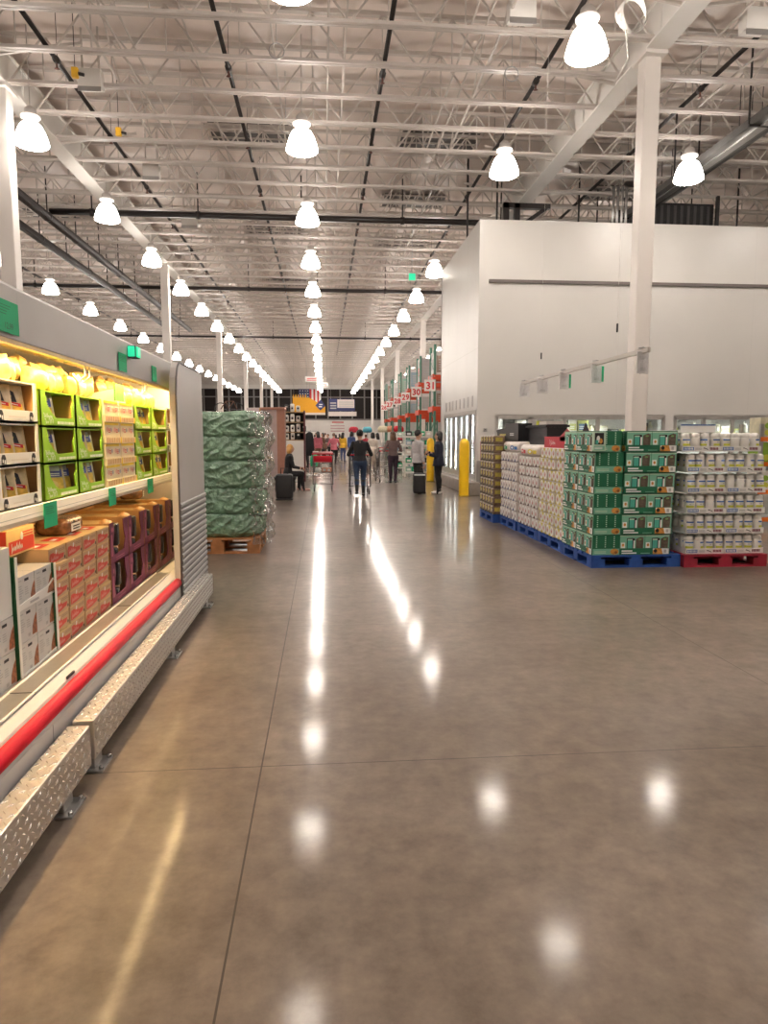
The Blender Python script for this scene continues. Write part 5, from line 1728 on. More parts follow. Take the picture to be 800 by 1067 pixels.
def cap_pts(mb_, a, b, ra, rb, ell=1.0, n=12, lab=None, side=None):
    """tapered capsule with rounded ends; ell flattens it along the side axis' normal"""
    a, b = Vector(a), Vector(b)
    d = (b - a)
    L = d.length
    d.normalize()
    s = Vector(side) if side is not None else (Vector((1, 0, 0)) if abs(d.x) < 0.9 else Vector((0, 1, 0)))
    s = (s - d * s.dot(d)).normalized()
    t = d.cross(s)
    prof = [(-ra * 0.98, 0.02), (-ra * 0.75, 0.66), (-ra * 0.35, 0.93), (0.0, 1.0)]
    rings = [(p, q * ra) for p, q in prof]
    rings.append((L * 0.5, (ra + rb) / 2))
    rings += [(L, rb), (L + rb * 0.35, 0.93 * rb), (L + rb * 0.75, 0.66 * rb), (L + rb * 0.98, 0.02 * rb)]
    base = len(mb_['v'])
    for z, r in rings:
        for j in range(n):
            g = 2 * PI * j / n
            mb_['v'].append(a + d * z + s * (r * math.cos(g)) + t * (r * ell * math.sin(g)))
            mb_['l'].append(lab)
    k = len(rings)
    for i in range(k - 1):
        for j in range(n):
            mb_['f'].append((base + i * n + j, base + i * n + (j + 1) % n, base + (i + 1) * n + (j + 1) % n, base + (i + 1) * n + j))
    mb_['f'].append(tuple(base + j for j in range(n - 1, -1, -1)))
    mb_['f'].append(tuple(base + (k - 1) * n + j for j in range(n)))


def ellip(mb_, c, r, lab, n=14, m=9):
    c = Vector(c)
    base = len(mb_['v'])
    for i in range(m + 1):
        t = PI * i / m
        for j in range(n):
            g = 2 * PI * j / n
            rr_ = max(0.03, math.sin(t))
            mb_['v'].append(c + Vector((r[0] * rr_ * math.cos(g), r[1] * rr_ * math.sin(g), -r[2] * math.cos(t))))
            mb_['l'].append(lab)
    for i in range(m):
        for j in range(n):
            mb_['f'].append((base + i * n + j, base + i * n + (j + 1) % n, base + (i + 1) * n + (j + 1) % n, base + (i + 1) * n + j))
    mb_['f'].append(tuple(base + j for j in range(n - 1, -1, -1)))
    mb_['f'].append(tuple(base + m * n + j for j in range(n)))


def loft(mb_, secs, lab, n=18):
    """secs: (centre, half width x, half depth y), stacked upward"""
    base = len(mb_['v'])
    for c, a, b in secs:
        for j in range(n):
            g = 2 * PI * j / n
            cx, sy = math.cos(g), math.sin(g)
            k = 0.88
            mb_['v'].append(Vector((c[0] + a * math.copysign(abs(cx) ** k, cx), c[1] + b * math.copysign(abs(sy) ** k, sy), c[2])))
            mb_['l'].append(lab if isinstance(lab, str) else lab(c[2]))
    k = len(secs)
    for i in range(k - 1):
        for j in range(n):
            mb_['f'].append((base + i * n + j, base + i * n + (j + 1) % n, base + (i + 1) * n + (j + 1) % n, base + (i + 1) * n + j))
    mb_['f'].append(tuple(base + j for j in range(n - 1, -1, -1)))
    mb_['f'].append(tuple(base + (k - 1) * n + j for j in range(n)))


def person(lab, loc, rz, h=1.68, female=True, pose='push', top=None, legs=None, shoe=None, hair='long', hairm=None, skin=None, coat=0.0, boots=0.0, vox=0.010, grp=None, stride=0.0, seat=0.45):
    skin = skin or SKIN
    hairm = hairm or HAIRK
    D = {'v': [], 'f': [], 'l': []}
    sw = 0.115 * h if female else 0.13 * h        # half shoulder
    hw = 0.098 * h if female else 0.092 * h       # half hip
    ww = 0.078 * h if female else 0.088 * h
    hip, knee, ank = 0.515 * h, 0.285 * h, 0.045 * h
    dz = 0.0
    if pose == 'sit':
        dz = seat + 0.07 - hip
    lean = {'push': 0.05, 'sit': 0.06, 'phone': 0.0, 'down': 0.0, 'walk': 0.03}.get(pose, 0.0)

    def S(x, y, z):            # spine point with lean
        t = max(0.0, (z - hip) / (h - hip))
        return Vector((x, y + lean * t * 1.4, z + dz))
    # torso
    loft(D, [(S(0, 0, hip - 0.055 * h), hw * 0.78, 0.058 * h), (S(0, -0.006, hip), hw, 0.072 * h), (S(0, -0.004, hip + 0.04 * h), hw * 0.97, 0.066 * h), (S(0, 0, 0.61 * h), ww, 0.055 * h), (S(0, 0, 0.69 * h), ww * 1.12, 0.063 * h),
             (S(0, 0.006, 0.745 * h), sw * 0.86, 0.068 * h), (S(0, 0, 0.79 * h), sw * 0.88, 0.06 * h), (S(0, 0, 0.82 * h), sw * 0.66, 0.05 * h), (S(0, 0, 0.838 * h), 0.042 * h, 0.04 * h)],
         lambda z: 'legs' if z - dz < hip + 0.03 * h else 'top')
    # neck and head
    cap_pts(D, S(0, -0.005, 0.82 * h), S(0, 0.005, 0.885 * h), 0.034 * h, 0.032 * h, lab='skin')
    hc = S(0, 0.012, 0.935 * h)
    ellip(D, hc, (0.046 * h, 0.057 * h, 0.066 * h), 'skin')
    ellip(D, hc + Vector((0, 0.012 * h, -0.03 * h)), (0.036 * h, 0.043 * h, 0.04 * h), 'skin')
    cap_pts(D, hc + Vector((0, 0.054 * h, 0.004 * h)), hc + Vector((0, 0.062 * h, -0.014 * h)), 0.006 * h, 0.009 * h, lab='skin')      # nose
    for s in (-1, 1):
        ellip(D, hc + Vector((s * 0.047 * h, -0.004 * h, -0.008 * h)), (0.006 * h, 0.012 * h, 0.019 * h), 'skin', 8, 6)
    # legs
    for s in (-1, 1):
        st = stride * s
        H = Vector((s * 0.052 * h, 0, hip - 0.015 * h + dz))
        if pose == 'sit':
            K = H + Vector((s * 0.02, 0.235 * h, 0.02))
            A = Vector((s * 0.07 * h, 0.20 * h + 0.08 * (s > 0), ank))
            T = A + Vector((0, 0.0, 0))
        else:
            K = Vector((s * 0.050 * h, 0.02 + st * 0.16 + abs(st) * 0.05, knee))
            A = Vector((s * 0.050 * h, -0.01 + st * 0.30 - abs(st) * 0.03, ank + (0.05 if st < 0 else 0)))
        cap_pts(D, H, K, 0.056 * h if female else 0.052 * h, 0.034 * h, lab='legs')
        M = K.lerp(A, 0.28) + Vector((0, -0.012 * h, 0))
        cap_pts(D, K, M, 0.033 * h, 0.035 * h, lab='legs')
        cap_pts(D, M, A, 0.034 * h, 0.021 * h, lab='boot' if boots > 0 else 'legs')
        toe = A + Vector((s * 0.008 * h, 0.10 * h, -ank + 0.024 * h - (0.02 if st < 0 else 0)))
        cap_pts(D, A + Vector((0, -0.015 * h, -0.018 * h)), toe, 0.024 * h, 0.019 * h, 0.8, lab='shoe')
    # arms
    for s in (-1, 1):
        Sh = S(s * (sw - 0.018 * h), 0, 0.795 * h)
        if pose == 'push':
            E = Sh + Vector((s * 0.075 * h, 0.015 * h, -0.165 * h))
            W = E + Vector((-s * 0.0 * h, 0.14 * h, 0.0 * h))
        elif pose == 'phone':
            E = Sh + Vector((s * 0.02 * h, 0.03 * h, -0.175 * h))
            W = E + Vector((-s * 0.045 * h, 0.135 * h, 0.045 * h if s > 0 else 0.02 * h))
        elif pose == 'sit':
            E = Sh + Vector((s * 0.02 * h, 0.05 * h, -0.165 * h))
            W = E + Vector((-s * 0.04 * h, 0.14 * h, -0.03 * h))
        else:
            E = Sh + Vector((s * 0.03 * h, -0.01 * h, -0.18 * h))
            W = E + Vector((s * 0.0 * h, 0.035 * h, -0.145 * h))
        cap_pts(D, Sh, E, 0.031 * h, 0.024 * h, lab='top')
        cap_pts(D, E, W, 0.024 * h, 0.017 * h, lab='top')
        dr = (W - E).normalized()
        P = W + dr * 0.045 * h
        cap_pts(D, W, P, 0.016 * h, 0.019 * h, 0.55, lab='skin', side=(0, 0, 1) if abs(dr.z) < 0.7 else (0, 1, 0))
        side = Vector((0, 0, 1)) if abs(dr.z) < 0.7 else Vector((0, 1, 0))
        curl = Vector((-s, 0, 0)) if abs(dr.z) > 0.7 else Vector((-s * 0.6, 0, -0.8))
        for q, ln in enumerate((0.036, 0.043, 0.040, 0.030)):
            o_ = P + side * ((q - 1.5) * 0.0115 * h)
            m_ = o_ + (dr * 0.8 + curl * 0.35).normalized() * ln * h * 0.55
            e_ = m_ + (dr * 0.3 + curl * 0.9).normalized() * ln * h * 0.5
            cap_pts(D, o_, m_, 0.0055 * h, 0.005 * h, n=8, lab='skin')
            cap_pts(D, m_, e_, 0.005 * h, 0.0042 * h, n=8, lab='skin')
        o_ = W + dr * 0.012 * h + side * 0.016 * h
        cap_pts(D, o_, o_ + (dr * 0.7 + side * 0.6 + curl * 0.4).normalized() * 0.035 * h, 0.007 * h, 0.005 * h, n=8, lab='skin')
    # merge into one surface
    me = bpy.data.meshes.new('body_src')
    me.from_pydata([tuple(v) for v in D['v']], [], D['f'])
    ob = bpy.data.objects.new('body_src', me)
    COL.objects.link(ob)
    bm = bmesh.new(); bm.from_mesh(me); bmesh.ops.recalc_face_normals(bm, faces=bm.faces[:]); bm.to_mesh(me); bm.free()
    md = ob.modifiers.new('r', 'REMESH'); md.mode = 'VOXEL'; md.voxel_size = vox
    sm = ob.modifiers.new('s', 'SMOOTH'); sm.factor = 0.5; sm.iterations = 3
    dg = bpy.context.evaluated_depsgraph_get()
    body = bpy.data.meshes.new_from_object(ob.evaluated_get(dg))
    bpy.data.objects.remove(ob); bpy.data.meshes.remove(me)
    body.name = 'person'
    kd = kdtree.KDTree(len(D['v']))
    for i, v in enumerate(D['v']):
        kd.insert(v, i)
    kd.balance()
    labs = []
    for p in body.polygons:
        _, i, _ = kd.find(p.center)
        labs.append(D['l'][i])
    body.materials.clear()
    for m in (skin, mat('eye_white', (0.7, 0.68, 0.66), 0.3, var=0), mat('eye_dark', (0.02, 0.012, 0.01), 0.3, var=0), mat('lip', (0.40, 0.14, 0.12), 0.45, var=0)):
        body.materials.append(m)
    for p in body.polygons:
        p.use_smooth = True
    root = bpy.data.objects.new('person', body)
    COL.objects.link(root)
    root.location = loc
    root.rotation_euler = (0, 0, rz)
    tag(root, lab, 'person', grp)
    # face features: small child-free marks as part of the body mesh would need finer voxels; eyes, brows and mouth are thin shapes
    if vox <= 0.012:
        fm = MB()
        for s in (-1, 1):
            fm.lathe([(0.001, -0.006), (0.008, -0.003), (0.008, 0.003), (0.001, 0.006)], MATS['eye_dark'], 8, tuple(hc + Vector((s * 0.018 * h, 0.051 * h, 0.004 * h))), cap=False)
            fm.rbox(hc.x + s * 0.018 * h - 0.014, hc.x + s * 0.018 * h + 0.014, hc.y + 0.049 * h, hc.y + 0.053 * h, hc.z + 0.016 * h, hc.z + 0.020 * h, 0.001, hairm)
        fm.rbox(hc.x - 0.02, hc.x + 0.02, hc.y + 0.050 * h, hc.y + 0.056 * h, hc.z - 0.036 * h, hc.z - 0.030 * h, 0.002, MATS['lip'])
        fm.obj('face_features', root)

    def garment(name, want, m, off):
        faces = [i for i, l in enumerate(labs) if l in want]
        if not faces:
            return
        used, vs2, fs2 = {}, [], []
        for i in faces:
            q = []
            for vi in body.polygons[i].vertices:
                if vi not in used:
                    used[vi] = len(vs2)
                    vs2.append(tuple(body.vertices[vi].co + body.vertices[vi].normal * off))
                q.append(used[vi])
            fs2.append(q)
        g = MB(); g.add(vs2, fs2, m, True)
        o = g.obj(name, root)
        if vox <= 0.012:
            sd = o.modifiers.new('solid', 'SOLIDIFY'); sd.thickness = 0.004; sd.offset = -1
    garment('top', ('top',), top, 0.010)
    garment('trousers', ('legs',), legs, 0.007)
    garment('shoes', ('shoe',) if boots <= 0 else ('shoe', 'boot'), shoe, 0.006)
    # coat skirt
    if coat > 0:
        cm = MB()
        n = 20
        secs = [(0.64 * h, ww + 0.02, 0.066 * h), (hip + 0.04 * h, hw + 0.02, 0.08 * h), (hip - 0.02 * h, hw + 0.03, 0.088 * h), (hip - coat, hw + 0.045, 0.10 * h)]
        v_, f_ = [], []
        for z, a, b in secs:
            for j in range(n):
                g = 2 * PI * j / n
                c = S(0, 0, z)
                v_.append((c.x + a * math.cos(g), c.y + b * math.sin(g), c.z))
        for i in range(len(secs) - 1):
            for j in range(n):
                f_.append((i * n + j, i * n + (j + 1) % n, (i + 1) * n + (j + 1) % n, (i + 1) * n + j))
        cm.add(v_, f_, top, True)
        o = cm.obj('coat_skirt', root)
        sd = o.modifiers.new('solid', 'SOLIDIFY'); sd.thickness = 0.006
    # hair
    HD = {'v': [], 'f': [], 'l': []}
    if hair != 'none':
        ellip(HD, hc + Vector((0, -0.012 * h, 0.016 * h)), (0.053 * h, 0.058 * h, 0.060 * h), 'h', 16, 10)
        if hair == 'long':
            loft(HD, [(hc + Vector((0, -0.052 * h, -0.17 * h)), 0.035 * h, 0.014 * h), (hc + Vector((0, -0.05 * h, -0.12 * h)), 0.062 * h, 0.022 * h), (hc + Vector((0, -0.035 * h, -0.05 * h)), 0.060 * h, 0.036 * h), (hc + Vector((0, -0.02 * h, 0.02 * h)), 0.053 * h, 0.046 * h)], 'h')
        elif hair == 'mid':
            loft(HD, [(hc + Vector((0, -0.035 * h, -0.085 * h)), 0.045 * h, 0.028 * h), (hc + Vector((0, -0.025 * h, -0.05 * h)), 0.058 * h, 0.042 * h), (hc + Vector((0, -0.016 * h, 0.02 * h)), 0.054 * h, 0.05 * h)], 'h')
        elif hair == 'bun':
            ellip(HD, hc + Vector((0, -0.06 * h, 0.035 * h)), (0.024 * h, 0.024 * h, 0.024 * h), 'h')
        g = MB(); g.add(HD['v'], HD['f'], hairm, True)
        g.obj('hair', root)
    return root


def cloth(name, col):
    return mat(name, col, 0.85, var=0.12, scale=25, bump=0.25, bscale=22)


BLACKC, DENIM = cloth('cloth_black', (0.010, 0.009, 0.011)), cloth('cloth_denim', (0.022, 0.040, 0.085))
NAVYC, GREYC = cloth('cloth_navy', (0.012, 0.014, 0.03)), cloth('cloth_grey', (0.42, 0.39, 0.39))
PLUMC, TAUPE = cloth('cloth_plum', (0.030, 0.014, 0.028)), cloth('cloth_taupe', (0.14, 0.09, 0.085))
CREAMC, REDC = cloth('cloth_cream', (0.62, 0.54, 0.47)), cloth('cloth_red', (0.45, 0.03, 0.05))
YELC, BLUC = cloth('cloth_yellow', (0.65, 0.38, 0.03)), cloth('cloth_blue', (0.06, 0.09, 0.22))
WHC, PINKC = cloth('cloth_white', (0.66, 0.62, 0.6)), cloth('cloth_pink', (0.40, 0.10, 0.13))
BROWNC = cloth('cloth_brown', (0.16, 0.08, 0.05))
SHB, SHW, SHP = mat('shoe_black', (0.012, 0.012, 0.013), 0.5), mat('shoe_white', (0.72, 0.69, 0.67), 0.5), mat('shoe_pink', (0.55, 0.32, 0.27), 0.5)

person('woman in black top and dark jeans with boots pushing a cart down the aisle', (0.91, 17.35, 0), 0, 1.66, True, 'push', BLACKC, DENIM, SHB, 'bun', HAIRK, boots=1, stride=0.15)
person('woman with long light-tipped hair and plum trousers pushing a cart', (2.22, 22.1, 0), 0.1, 1.66, True, 'push', TAUPE, PLUMC, SHB, 'long', HAIRB, coat=0.0)
person('man in grey hoodie and dark trousers facing the woman in navy', (2.44, 17.85, 0), -1.15, 1.66, False, 'down', GREYC, cloth('cloth_char', (0.022, 0.017, 0.016)), SHB, 'short', HAIRK, coat=0.02)
person('woman in navy jacket and white sneakers facing the man in grey', (2.98, 17.8, 0), 1.2, 1.62, True, 'phone', NAVYC, BLACKC, SHW, 'mid', HAIRK, coat=0.1)
person('blonde woman in black sitting by the green pallet', (-0.98, 19.1, 0), -1.35, 1.62, True, 'sit', BLACKC, BLACKC, SHP, 'mid', HAIRY, seat=0.42)
person('woman in long cream coat walking between the carts', (2.1, 29.5, 0), 0.2, 1.66, True, 'walk', CREAMC, CREAMC, SHW, 'mid', HAIRK, coat=0.42, vox=0.018, stride=0.1)
crowd = [(-0.75, 33.0, BLACKC, BLACKC, 'person in black beside the far shelves', 1.2), (0.55, 36.5, PINKC, BLACKC, 'person in pink top and black leggings in the far aisle', 0.1), (1.15, 41.0, YELC, BLUC, 'person in yellow in the far crowd', -0.5),
         (1.62, 40.0, BLUC, DENIM, 'tall person in blue hood in the far crowd', 0.3), (2.7, 44.0, REDC, BLACKC, 'person in red by the far displays', 0.2), (2.75, 35.5, WHC, DENIM, 'person in white top past the woman in black', 0.6),
         (0.0, 44.0, BROWNC, BLACKC, 'person in brown in the far crowd', 2.0), (-0.4, 47.0, WHC, BROWNC, 'person in white in the far crowd at the left', 1.0), (0.9, 50.0, GREYC, BLACKC, 'person in grey deep in the far crowd', 0.0),
         (4.1, 38.0, BLACKC, DENIM, 'person in black by the far racks', 0.8), (3.35, 31.5, REDC, BLACKC, 'person in red behind the woman with long hair', -0.4), (-0.3, 38.5, PINKC, BROWNC, 'person in pink and brown in the far crowd', 0.4),
         (-0.6, 52.0, BLACKC, DENIM, 'person in black far behind the lone cart', 0.9), (0.35, 46.5, TAUPE, BLACKC, 'person in taupe top in the far crowd', 2.2), (1.9, 48.0, NAVYC, BLACKC, 'person in navy in the far crowd', 0.1), (2.3, 55.0, WHC, DENIM, 'person in white near the far end', 1.4),
         (3.6, 50.0, BROWNC, DENIM, 'person in brown near the far displays', 0.6), (-1.1, 56.0, REDC, DENIM, 'person in red far behind the seated woman', 0.0), (1.4, 60.0, BLACKC, BLACKC, 'person in black near the far end', 0.2), (0.2, 58.0, CREAMC, BROWNC, 'person in cream near the far end', 1.9)]
for i, (x, y, tm, lm, lab, rz) in enumerate(crowd):
    person(lab, (x, y, 0), rz, 1.62 + 0.05 * (i % 4), i % 3 != 1, ('walk', 'push', 'down')[i % 3], tm, lm, SHB, ('mid', 'short', 'long')[i % 3], (HAIRK, HAIRB, HAIRK)[i % 3], coat=0.06, vox=0.022, stride=0.1)

# ================================================================== shopping carts
WIRE = mat('cart_wire', (0.16, 0.145, 0.14), 0.35, metal=0.6)


def cart(lab, loc, rz, flap, grp='shopping carts'):
    """handle at y=0, basket going +Y"""
    t = thing('shopping_cart', lab, 'cart', loc, rz, grp)
    p = MB()
    zt0, zt1, zb = 1.0, 0.93, 0.52
    def cx(y, z):
        f_ = 1 - 0.22 * y / 0.95
        return 0.29 * f_ * (0.86 + 0.14 * (z - zb) / (zt0 - zb))
    for i in range(11):       # side uprights
        y = 0.05 + 0.9 * i / 10
        for s in (-1, 1):
            p.tube([(s * cx(y, zb), y, zb), (s * cx(y, zt0), y, zt0 - 0.07 * y)], 0.005, WIRE, 4)
    for z in (0.6, 0.7, 0.8, 0.9):
        for s in (-1, 1):
            p.tube([(s * cx(0.05, z), 0.05, z), (s * cx(0.95, z), 0.95, z - 0.03)], 0.005, WIRE, 4)
    for i in range(10):
        x = -0.24 + 0.48 * i / 9
        p.tube([(x, 0.05, zb), (x * 0.8, 0.95, zb)], 0.0045, WIRE, 4)
        p.tube([(x * 0.8, 0.95, zb), (x * 0.88, 0.97, zt1)], 0.0045, WIRE, 4)
        p.tube([(x, 0.05, zb), (x * 1.12, 0.05, 0.86)], 0.0045, WIRE, 4)
    for y in (0.05, 0.35, 0.65, 0.95):
        p.tube([(-cx(y, zb), y, zb), (cx(y, zb), y, zb)], 0.004, WIRE, 4)
    p.tube([(-cx(0.05, 1), 0.05, zt0), (-cx(0.97, 1), 0.97, zt1), (cx(0.97, 1), 0.97, zt1), (cx(0.05, 1), 0.05, zt0)], 0.007, WIRE, 6)
    p.obj('basket', t)
    q = MB()
    for s in (-1, 1):
        q.tube([(s * 0.27, -0.02, 1.02), (s * 0.27, 0.02, 0.9), (s * 0.26, 0.05, 0.5), (s * 0.27, 0.1, 0.22), (s * 0.24, 0.9, 0.16)], 0.017, WIRE, 8)
        q.tube([(s * 0.24, 0.9, 0.16), (s * 0.2, 0.75, 0.5)], 0.009, WIRE, 6)
    q.tube([(-0.27, 0.1, 0.22), (0.27, 0.1, 0.22)], 0.010, WIRE, 6); q.tube([(-0.24, 0.88, 0.17), (0.24, 0.88, 0.17)], 0.010, WIRE, 6)
    for i in range(7):
        x = -0.2 + 0.4 * i / 6; q.tube([(x, 0.1, 0.225), (x * 0.95, 0.88, 0.175)], 0.004, WIRE, 4)
    q.obj('frame', t)
    h_ = MB(); h_.tube([(-0.29, -0.04, 1.03), (0.29, -0.04, 1.03)], 0.017, REDP, 10)
    for s in (-1, 1):
        h_.tube([(s * 0.29, -0.05, 1.03), (s * 0.27, 0.02, 0.97)], 0.014, DARK, 8)
    h_.obj('handle', t)
    if flap:
        f_ = MB(); f_.rbox(-0.25, 0.25, 0.03, 0.045, 0.82, 0.98, 0.006, REDP); f_.box(-0.25, 0.25, 0.05, 0.25, 0.80, 0.815, REDP); f_.obj('seat_flap', t)
    for s in (-1, 1):
        for y in (0.12, 0.88):
            w_ = MB()
            w_.lathe([(0.045, -0.012), (0.062, -0.011), (0.062, 0.011), (0.045, 0.012)], RUBBER, 14)
            wv = [(v[2], v[0], v[1]) for v in w_.v]; w_.v = [(s * 0.24 + v[0], y + v[1], 0.063 + v[2]) for v in wv]
            w_.box(s * 0.24 - 0.02, s * 0.24 - 0.014, y - 0.02, y + 0.02, 0.06, 0.2, WIRE); w_.box(s * 0.24 + 0.014, s * 0.24 + 0.02, y - 0.02, y + 0.02, 0.06, 0.2, WIRE); w_.box(s * 0.24 - 0.02, s * 0.24 + 0.02, y - 0.02, y + 0.02, 0.14, 0.16, WIRE)
            w_.obj('caster', t)
    return t


cart('cart with red seat flap standing alone near the seated woman', (-0.02, 18.75, 0), 0.0, True)
cart('cart pushed by the woman in the black top', (0.93, 17.68, 0), 0.0, False)
cart('cart pushed by the woman in plum trousers', (2.08, 22.45, 0), 0.1, False)
cart('cart between the woman in white coat and the far crowd', (2.55, 28.6, 0), 0.2, False)
# things in the first cart
FOODO = mat('food_orange', (0.55, 0.22, 0.12), 0.4, var=0.3, scale=25)
for k, (x, y, z, m, lab) in enumerate(((-0.16, 18.95, 0.53, WCARD, 'white pack in the lone cart at its left'), (0.02, 18.98, 0.53, FOODO, 'orange pack in the middle of the lone cart'), (0.14, 18.95, 0.53, FOODO, 'orange pack at the right of the lone cart'), (0.02, 19.35, 0.53, WCARD, 'white box farther in the lone cart'))):
    p = MB(); p.rbox(-0.075, 0.075, -0.07, 0.13, 0, 0.12 if k < 3 else 0.2, 0.02, m); p.rbox(-0.04, 0.04, -0.075, -0.07, 0.03, 0.09, 0.002, INKW)
    o = p.obj('grocery_pack'); o.location = (x, y, z); tag(o, lab, 'groceries')
p = MB(); p.rbox(-0.27, 0.27, -0.03, 0.25, 0, 0.04, 0.015, mat('pink_paper', (0.62, 0.30, 0.33), 0.6, var=0.2)); p.rbox(-0.27, -0.12, -0.06, 0.1, 0.03, 0.055, 0.01, WCARD)
o = p.obj('folded_cloth'); o.location = (-0.02, 18.80, 1.045); tag(o, 'pinkish folded cloth lying over the lone cart handle', 'cloth')
# hand bag held by the man
p = MB(); p.rbox(-0.16, 0.16, -0.09, 0.09, 0, 0.52, 0.05, mat('bag_black', (0.012, 0.011, 0.012), 0.6)); p.tube([(-0.1, 0, 0.5), (-0.08, 0, 0.68), (0.08, 0, 0.68), (0.1, 0, 0.5)], 0.012, DARK, 6); p.rbox(-0.14, 0.14, -0.097, -0.08, 0.45, 0.48, 0.003, INKW)
o = p.obj('carry_bag'); o.location = (2.43, 17.52, 0.06); tag(o, 'black carry bag with pale stripe in front of the man in grey', 'bag')
# bags beside the seated woman
t = thing('black_suitcase', 'black bag standing on the floor beside the seated woman', 'bag', (-0.93, 16.5, 0))
p = MB(); p.rbox(-0.2, 0.2, -0.14, 0.14, 0.03, 0.62, 0.06, MATS['bag_black'], seg=3); p.obj('bag_body', t)
p = MB(); p.tube([(-0.08, 0, 0.6), (-0.08, 0, 0.75), (0.08, 0, 0.75), (0.08, 0, 0.6)], 0.012, DARK, 6); p.obj('handle', t)
p = MB(); p.rbox(-0.2, 0.2, -0.14, 0.14, 0, 0.035, 0.01, RUBBER); p.obj('foot', t)
# bench the woman sits on
t = thing('bench', 'low black bench under the seated woman', 'bench', (-1.05, 19.1, 0))
p = MB(); p.rbox(-0.3, 0.3, -0.3, 0.3, 0.33, 0.41, 0.02, DARK, smooth=False); p.obj('seat', t)
for a in (-0.24, 0.24):
    for b in (-0.24, 0.24):
        p = MB(); p.box(a - 0.02, a + 0.02, b - 0.02, b + 0.02, 0, 0.33, DARK); p.obj('leg', t)
# ================================================================== green wrapped pallet
GPL = mat('green_plastic', (0.19, 0.335, 0.215), 0.2, var=0.28, scale=7, bump=1.0, bscale=26, coat=0.9, spec=0.8)
GX0, GX1, GYF, GYB = -1.95, -0.80, 8.93, 10.0
pallet((GX0 + 0.04, GYF - 0.02, 0), 'orange brown wooden pallet under the green wrapped bundles', WOOD, 1.08, 1.02, None, 0.2)
zs = [(0.20, 0.50), (0.49, 0.83), (0.82, 1.19), (1.18, 1.49), (1.48, 1.80)]
from mathutils import noise as mnoise


def bundle_mesh(w_, d, h, seed):
    """soft, creased, plastic wrapped bundle with sunken waist and folds"""
    r2 = random.Random(seed)
    mb = MB()
    nu, nv = 220, 36
    ph = [r2.uniform(0, 6) for _ in range(10)]
    v_ = []
    per = 2 * (w_ + d)
    for j in range(nv + 1):
        t = j / nv
        for i in range(nu):
            u = i / nu
            g = 2 * PI * u
            e = 5.0
            c, s = math.cos(g), math.sin(g)
            k = (abs(c) ** e + abs(s) ** e) ** (-1 / e)
            bul = 0.035 * math.sin(PI * t) ** 0.5 - 0.012
            cre = 0.014 * math.sin(9 * g + 6 * t + ph[0]) * math.sin(5 * t * PI + 3 * g + ph[1]) + 0.010 * math.sin(23 * g - 11 * t + ph[2]) + 0.008 * math.sin(17 * t + 7 * g + ph[3])
            sag = 0.02 * math.sin(3 * g + ph[4]) * t
            ax, ay, az = k * c * w_, k * s * d, t * h
            q_ = Vector((ax * 1.5 + az * 2.2 + seed, ay * 1.5 + az * 2.2, az * 8.0 - ax * 3.0 - ay * 3.0))
            q2 = Vector((ax * 4.0 - az * 5 + seed * 3, ay * 4.0, az * 14 + ax * 5))
            cre = 0.35 * cre + 0.030 * (1 - 2 * abs(mnoise.noise(q_))) ** 3 - 0.012 + 0.012 * (1 - 2 * abs(mnoise.noise(q2))) ** 3
            x = k * c * (w_ / 2 + bul + cre - 0.03)
            y = k * s * (d / 2 + bul + cre - 0.03)
            edge = min(1.0, min(t, 1 - t) * 7)
            x *= 0.94 + 0.06 * edge
            y *= 0.94 + 0.06 * edge
            v_.append((x, y, t * h + sag * 0.4 + 0.006 * math.sin(7 * g + ph[5])))
    f_ = []
    for j in range(nv):
        for i in range(nu):
            f_.append((j * nu + i, j * nu + (i + 1) % nu, (j + 1) * nu + (i + 1) % nu, (j + 1) * nu + i))
    f_.append(tuple(range(nu - 1, -1, -1)))
    f_.append(tuple(nv * nu + i for i in range(nu)))
    mb.add(v_, f_, GPL, True)
    return mb


for i, (a, b) in enumerate(zs):
    mb = bundle_mesh(GX1 - GX0 + (0.04 if i in (1, 3) else 0.0), GYB - GYF, b - a + 0.02, i + 3)
    o = mb.obj('wrapped_bundle')
    o.location = ((GX0 + GX1) / 2, (GYF + GYB) / 2, a)
    tag(o, 'green plastic wrapped bundle, %s up on the wooden pallet' % od(i), 'bundle', 'green wrapped bundles')
WRAP = glass_mat('stretch_film', tint=(0.86, 0.88, 0.86), rough=0.1, mix=0.12, graze=0.45)
nt = WRAP.node_tree
tc_ = nt.nodes.new('ShaderNodeTexCoord'); nz = nt.nodes.new('ShaderNodeTexNoise'); nz.inputs['Scale'].default_value = 9; nz.inputs['Detail'].default_value = 4; bmp = nt.nodes.new('ShaderNodeBump'); bmp.inputs['Strength'].default_value = 1.0; bmp.inputs['Distance'].default_value = 0.05
nt.links.new(tc_.outputs['Object'], nz.inputs['Vector']); nt.links.new(nz.outputs['Fac'], bmp.inputs['Height'])
for n_ in nt.nodes:
    if n_.type == 'BSDF_GLOSSY':
        nt.links.new(bmp.outputs['Normal'], n_.inputs['Normal'])
t = thing('stretch_wrap', 'clear crinkled stretch film around the right side of the green bundles', 'plastic film', (0, 0, 0))
mb = MB()
nu, nv = 40, 44
v_ = []
for j in range(nv + 1):
    z = 0.12 + 1.66 * j / nv
    for i in range(nu + 1):
        s = i / nu
        if s < 0.3:
            x, y = GX1 - 0.14 + s / 0.3 * 0.17, GYF - 0.035
        else:
            x, y = GX1 + 0.045, GYF - 0.01 + (s - 0.3) / 0.7 * (GYB - GYF)
        k = 0.02 * math.sin(11 * s * 3 + 7 * z) * math.sin(9 * z + 4 * s) + 0.014 * math.sin(31 * z + 13 * s)
        bul = 0.05 * abs(math.sin(z * 9.5)) * (1 if s > 0.25 else 0.2)
        v_.append((x + k + bul, y + (k * 0.8 if s < 0.3 else 0), z))
